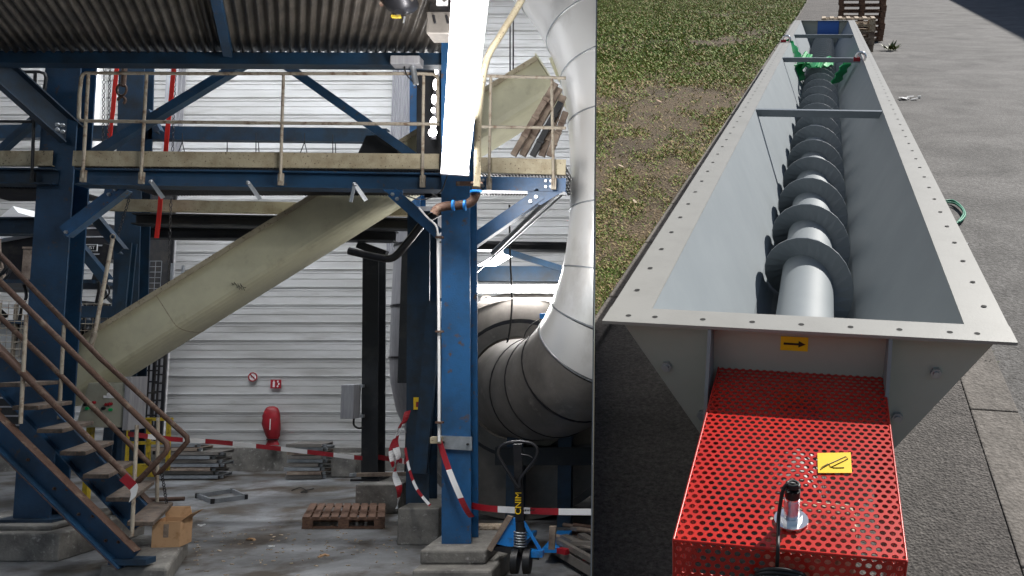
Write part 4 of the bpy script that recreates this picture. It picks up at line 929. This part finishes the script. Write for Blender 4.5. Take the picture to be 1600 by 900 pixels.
# timber and scrap heap
m=MB(); m.bar(P(733,833,8.6),P(784,834,8.6),.15,.16); m.bar(P(733,822,8.6),P(786,822,8.6),.17,.03); tag(m.build('timber_baulk',WOODL),'pale splintered timber baulk behind the bright blue column','timber')
rnd=random.Random(21)
for k in range(26):
    y=rnd.uniform(818,862); x=rnd.uniform(862,910); a=G(x,y,.04+.15*rnd.random()); d=Vector((rnd.uniform(.5,1.0),rnd.uniform(-.9,.1),rnd.uniform(-.1,.06))).normalized()*rnd.uniform(.5,1.3)
    m=MB()
    if k%2: m.cyl(a,a+d,.025,8)
    else: m.bar(a,a+d,.08,.04)
    tag(m.build('scaffold_pole',[DUST,WOODG,DKMETAL,RUST][k%4],clip=CLIPH),['dusty grey','brown wooden','dark metal','rusty'][k%4]+(' pole' if k%2 else ' flat bar')+' in the scrap heap right of the pallet jack','scrap','bars in the scrap heap by the pallet jack')
m=MB(); a=G(862,852,.1); m.bar(a,G(930,892,.1),.1,.09); 
t=thing('ladder_beam','long dusty ladder frame with red marks slanting along the scrap heap','ladder',a); m.build('rail',DUST,t,clip=CLIPH)
m=MB(); m.bar(G(872,845,.2),G(935,880,.2),.05,.05); m.build('rail',DUST,t,clip=CLIPH)
for x,y in((880,861),(921,872)): m=MB(); m.box(G(x,y,.17),(.12,.06,.05),(Vector((.8,-.6,0)),Vector((.6,.8,0)),EZ)); m.build('mark',RED,t,clip=CLIPH)
m=MB(); p=G(865,860,.0); m.bar(P(864,822,7.9),P(862,858,7.9),.06,.05,(0,1,0)); tag(m.build('stake',WOODG),'short upright wooden stake in the scrap heap','stake')

# ============================================================ YARD
FLIPZ=Nw
def ysheet(name, us, vs_, w_, mat, clip=CLIPY, th=.0):
    m=MB(); nu=len(us); nv=len(vs_)
    m.add([Y3(u,v,w_) for v in vs_ for u in us],[(j*nu+i,j*nu+i+1,(j+1)*nu+i+1,(j+1)*nu+i) for j in range(nv-1) for i in range(nu-1)])
    return struct(m.build(name,mat,clip=clip))
VS=[-16,-5,-1,1,3,6,10,16,25,40,60,90,140]
ysheet('footpath',[-1.033,.716],VS,GR,PATH)
ysheet('road',[.925,3,8,20,60],VS,GR-.03,ROAD)
ysheet('soil_bank',[-70,-30,-12,-5,-2,-1.14],VS,GR-.02,SOIL)
def ybar(name,u0,u1,v0,v1,w0,w1,mat): 
    m=MB(); return m.hexa([Y3(u,v,w) for w in(w0,w1) for u,v in((u0,v0),(u1,v0),(u1,v1),(u0,v1))]),mat
for side,(u0,u1,wt) in enumerate(((.719,.920,.004),(-1.14,-1.035,.03))):
    m=MB(); v=-5.9; k=0
    while v<60:
        l=1.0; m.hexa([Y3(u,vv,ww) for ww in(GR-.12,GR+wt) for u,vv in((u0,v),(u1,v),(u1,v+l-.008),(u0,v+l-.008))]); v+=l; k+=1
    o=m.build('kerb',KERB,clip=CLIPY,bevel=.006 if side==0 else .01); struct(o)

# conveyor trough
TL=14.35; TV0=0.0
cv=thing('screw_conveyor','open grey trough with a long screw inside, lying along the footpath','conveyor',Y3(0,0,GR))
LF,RF_=-.575,.557      # rim outer edges
LI,RI=-.452,.436
def yb(m,u0,u1,v0,v1,w0,w1,mi=0): return m.hexa([Y3(u,v,w) for w in(w0,w1) for u,v in((u0,v0),(u1,v0),(u1,v1),(u0,v1))],mi)
m=MB(); yb(m,LF+.001,LI,.055,TL,-.0075,-.0005); o=m.build('rim',GREYF,cv)
m=MB(); yb(m,RI,RF_-.001,.055,TL,-.0075,-.0005); m.build('rim',GREYF,cv)
m=MB(); yb(m,LF,RF_,-.045,.060,-.008,.001); m.build('rim',GREYF,cv)
m=MB(); yb(m,LI,RI,TL-.07,TL,-.008,0); m.build('rim',GREYF,cv)
# trough shell: inside section (u,w) leaning walls then round bottom
CW=-.45; RB=.222
def section(off=0):
    s=[(LI-off*.6,-.004)]
    pts=[]; n=14
    # tangent walls to bottom arc
    for k in range(n+1):
        a=math.pi+ (math.pi)*k/n
        a0=math.radians(186)+math.radians(168)*k/n
        pts.append((-.010+(RB+off)*math.cos(a0), CW+(RB+off)*math.sin(a0)))
    return [(LI-off,-.004)]+pts+[(RI+off,-.004)]
s1=section(0); s2=section(.008)
m=MB(); n=len(s1)
for s_,flip in((s1,0),(s2,1)):
    m.add([Y3(u,.049,w) for u,w in s_]+[Y3(u,TL-.02,w) for u,w in s_],[(i,i+1,n+i+1,n+i) for i in range(n-1)],0,False)
m.build('trough_shell',GREY,cv)
# end plates
def endplate(v0,v1,mat,name):
    m=MB(); pl=[(-.545,-.009),(.53,-.009),(.275,-.40),(.19,-.64),(-.20,-.64),(-.295,-.40)]
    a=[Y3(u,v0,w) for u,w in pl]; b=[Y3(u,v1,w) for u,w in pl]; k=len(pl)
    m.add(a+b,[(i,(i+1)%k,k+(i+1)%k,k+i) for i in range(k)]); m.add(a,[tuple(range(k))]); m.add(b,[tuple(range(k))[::-1]]); return m.build(name,mat,cv)
endplate(.02,.05,GREYG,'end_plate'); endplate(TL-.02,TL+.0,GREYG,'end_plate')
# gussets either side of guard
for u0,flare in((-.262,-.012),(.224,.012)):
    m=MB(); pl=[(.02,-.010),(-.038,-.010),(-.038,-.03),(-.20,-.36),(-.24,-.50),(.02,-.50)]
    pl=[(.02,-.010),(-.043,-.010),(-.16,-.34),(-.16,-.50),(.02,-.50)]
    a=[Y3(u0,v,w) for v,w in pl]; b=[Y3(u0+(.01 if u0>0 else -.01),v,w) for v,w in pl]; k=len(pl)
    m.add(a+b,[(i,(i+1)%k,k+(i+1)%k,k+i) for i in range(k)]+[tuple(range(k)),tuple(range(k,2*k))]); m.build('gusset',GREY,cv)
for px_,py_ in((1042,571),(1462,581),(1098,647),(1402,650)):
    q=YV(px_,py_,.02); p=Y3(q[0],.02,q[2]); m=MB(); m.cyl(p,p-Lw*.014,.016,6,smooth=False); m.cyl(p-Lw*.014,p-Lw*.02,.009,8); m.build('bolt',GALV,cv)
# bolt holes: flat discs on the rim, the holes' shade put into their colour
m=MB()
def hole(u,v,r=.0085):
    c=Y3(u,v,.0016); n=10; m.add([c+Tw*r*math.cos(2*math.pi*k/n)+Lw*r*math.sin(2*math.pi*k/n) for k in range(n)],[tuple(range(n))])
v=.20
while v<TL-.1: hole(-.527,v); hole(.512,v); v+=.20
for px_ in(987,1028,1102,1178,1253,1328,1402,1478,1519): q=YW(px_,485+(px_-987)*.033,0); hole(q[0],.0)
o=m.build('bolt_hole',HOLE,cv); o['kind']='stuff'
# cross braces
for v in(3.74,7.37,10.8):
    m=MB(); yb(m,LI+.002,RI-.002,v-.004,v+.006,-.055,-.006); yb(m,LI+.002,RI-.002,v+.006,v+.05,-.014,-.006); m.build('cross_brace',GREYD,cv)
    for s_ in(-1,1):
        # stiffener seam down the wall
        pass
# screw
sw=MB(); tb=.122; sw.cyl(Y3(-.010,.05,CW),Y3(-.010,TL-.03,CW),tb,40); sw.build('screw_tube',GREY,cv)
rf=.212
_vt=[YW(1262,y,CW+rf)[1] for y in (372,318,277,243,218)]; PF=(_vt[4]-_vt[0])/4; V0F=_vt[0]
m=MB(); vs=[]; fs=[]
v=.86; turns=[]; ph=0; steps=26; ang=math.pi*.5  # phase: top of the flight at v = 1.07, 1.58 ...
pts=[]; vcur=1.10
def pitch_at(v): return PF if v<8.2 else (.42 if v<9.6 else .34)
a=math.pi/2+ 2*math.pi*( (vcur-V0F)/PF)
while vcur<TL-.15:
    pts.append((vcur,a)); dv=pitch_at(vcur)/steps; vcur+=dv; a+=2*math.pi/steps
for i,(v,a) in enumerate(pts):
    for r_,dv in((tb-.002,-.0045),(rf,-.0045),(rf,.0045),(tb-.002,.0045)):
        vs.append(Y3(-.010+r_*math.cos(a),v+dv,CW+r_*math.sin(a)))
for i in range(len(pts)-1):
    for q in range(4): fs.append((4*i+q,4*i+(q+1)%4,4*i+4+(q+1)%4,4*i+4+q))
fs+=[(0,1,2,3),tuple(4*(len(pts)-1)+q for q in range(4))]
m.add(vs,fs,0,False); m.build('screw_flight',GREYD,cv)
# blue sheet on the far end plate
q0=YV(1278,33,TL-.03); q1=YV(1310,52,TL-.03)
m=MB(); m.hexa([Y3(u,v,w) for v in(TL-.04,TL-.03) for u,w in((q0[0],q1[2]-.05),(q1[0],q1[2]-.05),(q1[0],-.0095),(q0[0],-.0095))]); m.build('blue_sheet',BLUES,cv)
# arrow sticker
def sticker(ctr,X,Yv,Zn,wx,hy,mat): return MB().box(ctr,(wx,hy,.002),(X,Yv,Zn))
q=YV(1241,538,.015); sc_=Y3(q[0],.0185,q[2]); m=MB(); m.box(sc_,(.078,.044,.002),(Tw,Nw,-Lw)); stk=m.build('arrow_sticker',YELS,cv)
m=MB(); m.box(sc_-Lw*.002+Tw*-.008,(.044,.006,.002),(Tw,Nw,Lw)); m.poly([sc_-Lw*.002+Tw*.012+Nw*.010,sc_-Lw*.002+Tw*.012-Nw*.010,sc_-Lw*.002+Tw*.032],Lw*.001); m.build('arrow',BLK,stk)
# supports under the trough
for v in(1.2,4.8,8.4,12.0):
    m=MB(); yb(m,-.5,.48,v-.05,v+.05,GR,GR+.10); yb(m,-.33,-.25,v-.05,v+.05,GR+.10,-.50); yb(m,.23,.31,v-.05,v+.05,GR+.10,-.50); m.build('support',GREYG,cv)

# perforated guard
gd=thing('perforated_guard','glossy red perforated metal guard box over the drive at the trough end','guard',Y3(-.01,-.4,-.5))
wB=-.158; wFt=-.178; gU0,gU1=-.246,.226; gV0,gV1=.018,-.735
def perf(o_,X,Yv,lx,ly,name,pitch=.0205,r=.0068,slope=None):
    # hex cells with round holes on the plane o_ + X*s + Yv*t
    m=MB(); q=pitch*.8660254; n2=12; vs=[];fs=[]
    for j in range(-1,int(ly/q)+3):
        for i in range(-3,int(lx/pitch)+4):
            cx0=i*pitch+(pitch/2 if j%2 else 0); cy0=j*q; b=len(vs)
            for k in range(12):
                a=math.pi/6*k; hr=pitch/2/math.cos(((a+math.pi/6)%(math.pi/3))-math.pi/6)
                ca,sa=math.cos(a),math.sin(a)
                vs.append((cx0+hr*ca,cy0+hr*sa)); vs.append((cx0+r*ca,cy0+r*sa))
            for k in range(12): k2=(k+1)%12; fs.append((b+2*k,b+2*k2,b+2*k2+1,b+2*k+1))
    m.add([o_+X*x+Yv*y for x,y in vs],fs)
    Zp=X.cross(Yv).normalized(); nx=Yv.cross(Zp).normalized(); nx=nx if nx.dot(X)>0 else -nx; ny=Zp.cross(X).normalized(); ny=ny if ny.dot(Yv)>0 else -ny
    cl=[(o_,-nx),(o_+X*lx,nx),(o_,-ny),(o_+Yv*ly,ny)]
    ob=m.build(name,REDC,gd,clip=cl); bm=bmesh.new(); bm.from_mesh(ob.data); bmesh.ops.remove_doubles(bm,verts=bm.verts,dist=.0002); bmesh.ops.recalc_face_normals(bm,faces=bm.faces); bm.to_mesh(ob.data); bm.free()
    s=ob.modifiers.new('t','SOLIDIFY'); s.thickness=.002; s.offset=-1; return ob
oT=Y3(gU0,gV0,wB); vT=Y3(gU0,gV1,wFt)-oT; lT=vT.length; vTn=vT.normalized(); wT=gU1-gU0
perf(oT,Tw,vTn,wT,lT,'top_panel')
oF=Y3(gU0,gV1,wFt-.004); dF=(-Nw-Lw*.03).normalized(); perf(oF,Tw,dF,wT,.30,'front_panel')
oL=Y3(gU0-.002,gV0,wB-.004); perf(oL,vTn,-Nw,lT,.32,'side_panel')
oR=Y3(gU1+.002,gV0,wB-.004); perf(oR,vTn,-Nw,lT,.32,'side_panel')
m=MB(); 
m.tube([Y3(gU0-.001,gV1,wFt-.001),Y3(gU1+.001,gV1,wFt-.001)],.0035,8); m.tube([Y3(gU0-.001,gV0,wB-.001),Y3(gU0-.001,gV1,wFt-.001)],.0028,8); m.tube([Y3(gU1+.001,gV0,wB-.001),Y3(gU1+.001,gV1,wFt-.001)],.0028,8); m.tube([Y3(gU0-.001,gV1,wFt),Y3(gU0-.001,gV1,wFt-.3)],.003,8); m.tube([Y3(gU1+.001,gV1,wFt),Y3(gU1+.001,gV1,wFt-.3)],.003,8)
m.build('edge_bead',REDC,gd)
# sticker on guard
def TP(px_,py_,up=.003):   # point on guard top
    # iterate w
    w_=wB
    for _ in range(6): q=YW(px_,py_,w_); w_=wB+(wFt-wB)*(q[1]-gV0)/(gV1-gV0)
    return Y3(q[0],q[1],w_+up)
cs=[TP(1277,710),TP(1329,709),TP(1331,741),TP(1278,741)]
sk=MB().poly(cs,Nw*.001).build('hand_sticker',YELS,gd)
cc=sum(cs,Vector())/4; sx=(cs[1]-cs[0])/52; sy=(cs[0]-cs[3])/32
def SL(pts,r=.0011): 
    m=MB(); m.tube([cc+sx*x+sy*y+Nw*.0022 for x,y in pts],r,5); m.build('outline',BLK,sk)
SL([(-9,-3),(18,9),(21,5),(-6,-8),(-9,-3),(-22,-11)]); SL([(-5,-7),(-2,-9),(14,-9)]); SL([(-21,-8),(-10,-2)],.0006)
# drive under the guard (seen through the holes)
dm=thing('gear_motor','pale geared motor hidden beneath the red perforated guard','motor',Y3(0,-.4,-.45))
m=MB(); m.cyl(Y3(0,-.1,-.30),Y3(0,-.55,-.30),.085,24); m.build('motor_body',GREYF,dm); MB().cyl(Y3(0,0.0,-.30),Y3(0,-.1,-.30),.05,20).build('shaft',GALV,dm)
MB().box(Y3(.04,-.58,-.30),(.2,.12,.2),(Tw,Lw,Nw)).build('gearbox',WOODL,dm,bevel=.02)
# inductive sensor
sp_=TP(1236,814); sn=thing('proximity_sensor','zinc threaded sensor with black cable standing on the red guard','sensor',sp_)
ax2=(Nw*1.0-Lw*.15).normalized()
MB().cyl(sp_,sp_+Nw*.003,.037,28).build('washer',CHROME,sn)
MB().cyl(sp_+Nw*.003,sp_+Nw*.012,.0235,6,smooth=False).build('nut',CHROME,sn)
m=MB(); m.cyl(sp_+Nw*.012,sp_+Nw*.060,.0155,24)
for k in range(16): m.ring(sp_+Nw*(.014+.0026*k),Nw,.015,.0166,.0013,20)
m.build('threaded_body',CHROME,sn)
MB().cyl(sp_+Nw*.060,sp_+Nw*.078,.0165,20).build('cap',BLK,sn)
ct=sp_+Nw*.078
m=MB(); m.tube(bez([ct,ct+Nw*.012+Tw*.004,ct+Nw*.016-Tw*.008-Lw*.004,ct+Nw*.006-Tw*.02-Lw*.012,sp_+Nw*.03-Tw*.026-Lw*.03,sp_-Tw*.024-Lw*.07+Nw*.01,Y3(0,gV1-.01,wFt+.006)-Tw*.03,Y3(-.03,gV1-.015,wFt-.05)],6),.0042,8)
m.tube([ct+Nw*(.006+.0006*q)+Tw*.013*math.cos(q*.7)+Lw*.012*math.sin(q*.7) for q in range(18)],.004,6)
cc2=Y3(-.02,gV1-.03,wFt-.055)
for k in range(5):
    m.tube([cc2+Tw*(.052+.003*k)*math.cos(a)+Lw*(.012-.004*k)+Nw*(.030*math.sin(a)-.006*k)-Lw*.012*math.sin(a) for a in [2*math.pi*q/28 for q in range(28)]],.0042,6,closed=True)
tag(m.build('sensor_cable',BLK),'black sensor cable coiled in front of the red guard','cable')

# green slings with shackles
def sling(label,pts,wv,th=.02):
    m=MB(); p=bez([Y3(*q) for q in pts],6); 
    for i in range(len(p)-1):
        wv_=(Tw*wv[0]+Lw*wv[1]+Nw*wv[2])*(1+.25*math.sin(i*1.3)); d=(p[i+1]-p[i]).normalized(); nn_=d.cross(wv_).normalized()*th
        wn=(Tw*wv[0]+Lw*wv[1]+Nw*wv[2])*(1+.25*math.sin((i+1)*1.3))
        m.hexa([p[i]-wv_,p[i]+wv_,p[i]+wv_+nn_,p[i]-wv_+nn_,p[i+1]-wn,p[i+1]+wn,p[i+1]+wn+nn_,p[i+1]-wn+nn_])
    return tag(m.build('lifting_sling',GREEN),label,'sling','green slings on the screw')
def SP(*l):
    return [tuple(YW(x,y,w_)[:2])+(w_,) for x,y,w_ in l]
sling('green lifting sling running down from the left shackle onto the screw',SP((1229,62,.02),(1235,68,-.03),(1243,80,-.10),(1249,93,-.18),(1254,104,-.24)),(.035,0,.02),.012)
sling('green sling bunched across the top of the screw',SP((1246,112,-.42),(1249,104,-.30),(1258,100,-.22),(1272,99,-.20),(1288,99,-.22),(1300,97,-.28)),(.0,.26,.02),.02)
sling('green sling looped over the screw behind the middle brace',SP((1252,98,-.34),(1256,88,-.12),(1266,95,-.17),(1280,100,-.14),(1290,94,-.20),(1300,100,-.3)),(.02,.16,.03),.02)
sling('green sling hanging down inside the right trough wall',SP((1326,92,-.06),(1320,103,-.13),(1312,116,-.22),(1305,129,-.32)),(.055,.10,0),.012)
sling('green sling hanging down inside the left trough wall',SP((1247,100,-.20),(1248,108,-.27),(1251,117,-.34),(1254,126,-.40)),(.04,.08,0),.012)
for k,(px_,py_) in enumerate(((1229,61),(1345,88))):
    q=YW(px_,py_,.04); c=Y3(q[0],q[1],.03); t=thing('shackle',['red pinned shackle on the left rim of the trough','red pinned shackle on the right rim of the trough'][k],'shackle',c)
    m=MB(); m.tube([c+Tw*.05*math.cos(a)+Nw*.05*math.sin(a) for a in [math.pi*(-.25+1.5*q/14) for q in range(15)]],.016,8); m.build('bow',CHROME,t)
    MB().cyl(c-Tw*.075-Nw*.02,c-Tw*.005-Nw*.02,.026,8).build('pin',RED,t)

# pallets stacked beyond the trough
def ypal(u,v,k,lab,grp,mat,ln=1.2,wd=.8,w0=GR): pallet(Y3(u,v,w0+.147*k),Tw,Lw,Nw,lab,grp,mat,ln,wd,7,False)
for k in range(5): ypal(.52+.01*(k%2),17.6,k,['lowest','second','third','fourth','topmost'][k]+' pallet of the lower weathered stack just beyond the trough end','pallets in the lower stack',WOODL if k>2 else WOODG)
for k in range(9): ypal(.92+.012*(k%3),20.6,k,ORD[k]+' dark pallet from the ground in the taller stack up the footpath','pallets in the tall stack',WOOD)

# green cord, litter, weeds
m=MB(); m.tube(bez([Y3(*YW(x,y,GR+.01)[:2],GR+.0) for x,y in((1476,312),(1490,312),(1503,322),(1508,334),(1500,344),(1492,345))],6),.010,6); m.tube(bez([Y3(*YW(x,y,GR+.01)[:2],GR+.0) for x,y in((1474,315),(1492,316),(1506,330),(1495,347))],6),.008,6)
tag(m.build('green_cord',GREENR),'piece of green cord lying on the road beside the trough','cord')
for k,(x,y,s_) in enumerate(((1420,152,.10),(1489,372,.04),(1436,150,.03),(1505,378,.03))):
    q=YW(x,y,GR); m=MB(); c=Y3(q[0],q[1],GR-.02); 
    for a in range(6): d=Vector((random.uniform(-1,1),random.uniform(-1,1),0)); m.box(c+Tw*d.x*s_+Lw*d.y*s_+Nw*.02*random.random(),(s_,s_*.5,.01),((Tw+Nw*.3*d.x).normalized(),Lw,Nw))
    tag(m.build('litter',WHITEP),['crumpled pale scrap on the road near the trough middle','pale leaf on the road beside the kerb joint','tiny pale scrap near the crumpled one','small pale scrap beside the pale leaf'][k],'litter')
LEAFG=pmat('weed leaf',(.07,.12,.02),.6,col2=(.12,.13,.03),lo=.4,hi=.6,scale=20)
def weed(px_,py_,s_,lab):
    q=YW(px_,py_,GR); c=Y3(q[0],q[1],GR-.02); m=MB(); r_=random.Random(int(px_))
    for k in range(40):
        a=r_.uniform(0,6.28); l=s_*r_.uniform(.4,1); d=(Tw*math.cos(a)+Lw*math.sin(a))*l+Nw*l*r_.uniform(.2,.9); b=c+(Tw*r_.uniform(-1,1)+Lw*r_.uniform(-1,1))*s_*.4; sd=d.cross(Nw).normalized()*l*.12
        m.add([b,b+d*.5+sd,b+d,b+d*.5-sd],[(0,1,2,3)])
    tag(m.build('weed',LEAFG),lab,'plant')
weed(1392,77,.28,'tuft of weeds at the road edge beside the far pallets'); weed(1546,562,.05,'small green weed growing at the kerb edge beside the trough end'); weed(1541,548,.035,'smaller weed just above the one at the kerb edge')
# loose grit along the worn edge of the road
m=MB(); r_=random.Random(14)
for k in range(1700):
    v=math.exp(r_.uniform(math.log(.9),math.log(16)))-.4; u=.925+abs(r_.gauss(0,.07)) if r_.random()<.75 else .716+r_.gauss(0,.012); g=GR+(-.028 if u>.92 else .004); s_=r_.uniform(.0015,.0035)*(1+.12*v); c=Y3(u,v,g+.002); a=r_.uniform(0,6.28)
    X=(Tw*math.cos(a)+Lw*math.sin(a))*s_; Yv=X.cross(Nw)*r_.uniform(.5,.9); m.add([c-X-Yv*.5,c+X*.3-Yv,c+X,c+Yv,c+Nw*s_*r_.uniform(.2,.5)],[(0,1,4),(1,2,4),(2,3,4),(3,0,4)])
struct(m.build('grit',[pmat('pale grit',(.30,.28,.26),.9,col2=(.16,.14,.12),scale=60)]),'stuff')
# brown leaves in the gutter at right
LEAFB=pmat('dead leaf',(.22,.09,.035),.7,col2=(.35,.24,.14),lo=.4,hi=.6,scale=25)
m=MB(); r_=random.Random(4)
for k in range(150):
    q=YW(r_.uniform(1578,1612),r_.uniform(665,745),GR); c=Y3(q[0],q[1],GR-.02+r_.random()*.012); a=r_.uniform(0,6.28); X=(Tw*math.cos(a)+Lw*math.sin(a)+Nw*r_.uniform(-.4,.4)).normalized()*r_.uniform(.006,.014); Yv=X.cross(Nw)*.6
    m.add([c-X,c+Yv,c+X,c-Yv],[(0,1,2,3)])
struct(m.build('dead_leaves',LEAFB),'stuff')

# grass bank
def grass():
    rng=np.random.default_rng(3)
    N_=520000
    # sample in picture-like density: depth distribution
    def samp(n): 
        v=np.exp(rng.uniform(np.log(1.6),np.log(62),n))-.3; return v, -1.14-np.abs(rng.uniform(0,1,n))*(.35+.33*(v+2.2))
    nc=2600; cv_,cu_=samp(nc); cr=(.05+.022*np.maximum(cv_,0))*rng.uniform(.3,1.6,nc)
    k_=rng.integers(0,nc,N_*6//10); v1=cv_[k_]+rng.normal(0,1,len(k_))*cr[k_]; u1=cu_[k_]+rng.normal(0,1,len(k_))*cr[k_]
    v2,u2=samp(N_*4//10); v=np.concatenate([v1,v2]); u=np.minimum(np.concatenate([u1,u2]),-1.14)
    gx=np.zeros(len(v)); lv=np.log(np.maximum(v,0)+2.5)*3.2; lu=u/(.9+.22*np.maximum(v,0))*1.6
    for q in range(5):
        for _ in range(4):
            f_=(1.0,2.1,4.3,8.0,14.)[q]; th=rng.uniform(0,6.28); gx+=np.sin((lv*np.cos(th)+lu*np.sin(th))*f_*rng.uniform(.7,1.3)*1.5+rng.uniform(0,6.28))*(1,.8,.6,.5,.4)[q]
    gx/=2.2; pk=np.clip(.56+.45*gx+np.clip((v-7)/14,0,.45)+.35*np.clip((u+2.0)/.8,0,1),.05,1); kp=rng.random(len(v))<pk; v=v[kp]; u=u[kp]; gx=gx[kp]; n=len(u)
    s=(.0085+.0030*np.maximum(v,0))*rng.uniform(.4,1.5,n); s=np.minimum(s,.10)
    a=rng.uniform(0,2*np.pi,n); tilt=rng.uniform(.15,1.0,n)
    T_=np.array(Tw);L_=np.array(Lw);N3=np.array(Nw);O_=np.array(Ow)
    b=O_+u[:,None]*T_+v[:,None]*L_+(GR-.02)*N3
    dd=np.cos(a)[:,None]*T_+np.sin(a)[:,None]*L_; sd=-np.sin(a)[:,None]*T_+np.cos(a)[:,None]*L_
    s1=s[:,None]
    p0=b; p1=b+dd*s1*.5+sd*s1*.22+N3*(s*tilt*.6)[:,None]; p2=b+dd*s1+N3*(s*tilt)[:,None]; p3=b+dd*s1*.5-sd*s1*.22+N3*(s*tilt*.6)[:,None]
    V=np.stack([p0,p1,p2,p3],1).reshape(-1,3)
    base=np.array(Y3(-3,6,GR)); V=V-base
    me=bpy.data.meshes.new('grass'); me.vertices.add(4*n); me.vertices.foreach_set('co',V.ravel()); me.loops.add(4*n); me.loops.foreach_set('vertex_index',np.arange(4*n)); me.polygons.add(n); me.polygons.foreach_set('loop_start',np.arange(n)*4); me.polygons.foreach_set('loop_total',np.full(n,4)); 
    mats=[pmat('grass blade',(.12,.20,.035),.75,spec=.15,col2=(.18,.25,.055),lo=.4,hi=.6,scale=1.5),pmat('grass blade light',(.27,.33,.10),.7,spec=.15),pmat('dry blade',(.42,.33,.18),.8,spec=.1),LEAFB]
    for x in mats: me.materials.append(x)
    mi_=rng.choice(4,n,p=[.50,.26,.22,.02]); mi_=np.where((gx<0)&(v<12)&(rng.random(n)<.3),2,mi_); me.polygons.foreach_set('material_index',mi_.astype(np.int32)); me.update(calc_edges=True); me.validate()
    bm=bmesh.new(); bm.from_mesh(me); bmesh.ops.bisect_plane(bm,geom=bm.verts[:]+bm.edges[:]+bm.faces[:],plane_co=(EYE+PN*.01)-Vector(base),plane_no=-PN,clear_outer=True); bm.to_mesh(me); bm.free()
    o=bpy.data.objects.new('grass',me); COL.objects.link(o); o.location=base; struct(o,'stuff')
grass()
r_=random.Random(8)
LP=[(1043,201),(1061,241),(1000,330),(992,318),(940,365),(1110,190),(985,142),(1098,134),(1030,160),(970,262),(952,300),(1160,70),(1075,95),(1008,80)]
for k,(x,y) in enumerate(LP):
    q=YW(x,y,GR); c=Y3(q[0],q[1],GR+.02); a=r_.uniform(0,6.28); X=(Tw*math.cos(a)+Lw*math.sin(a)+Nw*.4).normalized(); Z=X.cross(Lw).normalized(); Yv=Z.cross(X); s_=.0065*(q[1]+2.2)*.8
    m=MB(); m.poly([c-X*s_,c-X*s_*.3+Yv*s_*.6,c+X*s_*.5+Yv*s_*.5,c+X*s_,c+X*s_*.3-Yv*s_*.5,c-X*s_*.5-Yv*s_*.4],Z*.002)
    tag(m.build('fallen_leaf',LEAFB if k%3 else WOODL),'dry fallen leaf lying on the grass bank','leaf','fallen leaves on the grass bank')

# building beyond the road, out of view, whose shadow crosses the road
A_=YW(1490,0,GR); B_=YW(1600,55,GR); hB=14.0; OFF=1
a=Vector((A_[0]+.66*hB,A_[1]+1.15*hB)); b=Vector((B_[0]+.66*hB,B_[1]+1.15*hB)); dd=(b-a).normalized(); a=a-dd*18; b=b+dd*12; nn_=Vector((dd.y,-dd.x)); nn_=nn_ if nn_.x>0 else -nn_
t=thing('warehouse','plain grey warehouse beyond the road casting its shadow across it','building',Y3(a.x,a.y,GR))
m=MB(); c=[a,b,b+nn_*12,a+nn_*12]; m.hexa([Y3(p.x,p.y,GR-2) for p in c]+[Y3(p.x,p.y,GR+hB) for p in c]); m.build('wall',GREYSHEET,t)
m=MB(); m.hexa([Y3(p.x,p.y,GR+hB+.01) for p in c]+[Y3(p.x,p.y,GR+hB+.3) for p in c]); m.build('roof',DKMETAL,t)

for o in bpy.data.objects:
    if '_b' in o: del o['_b']
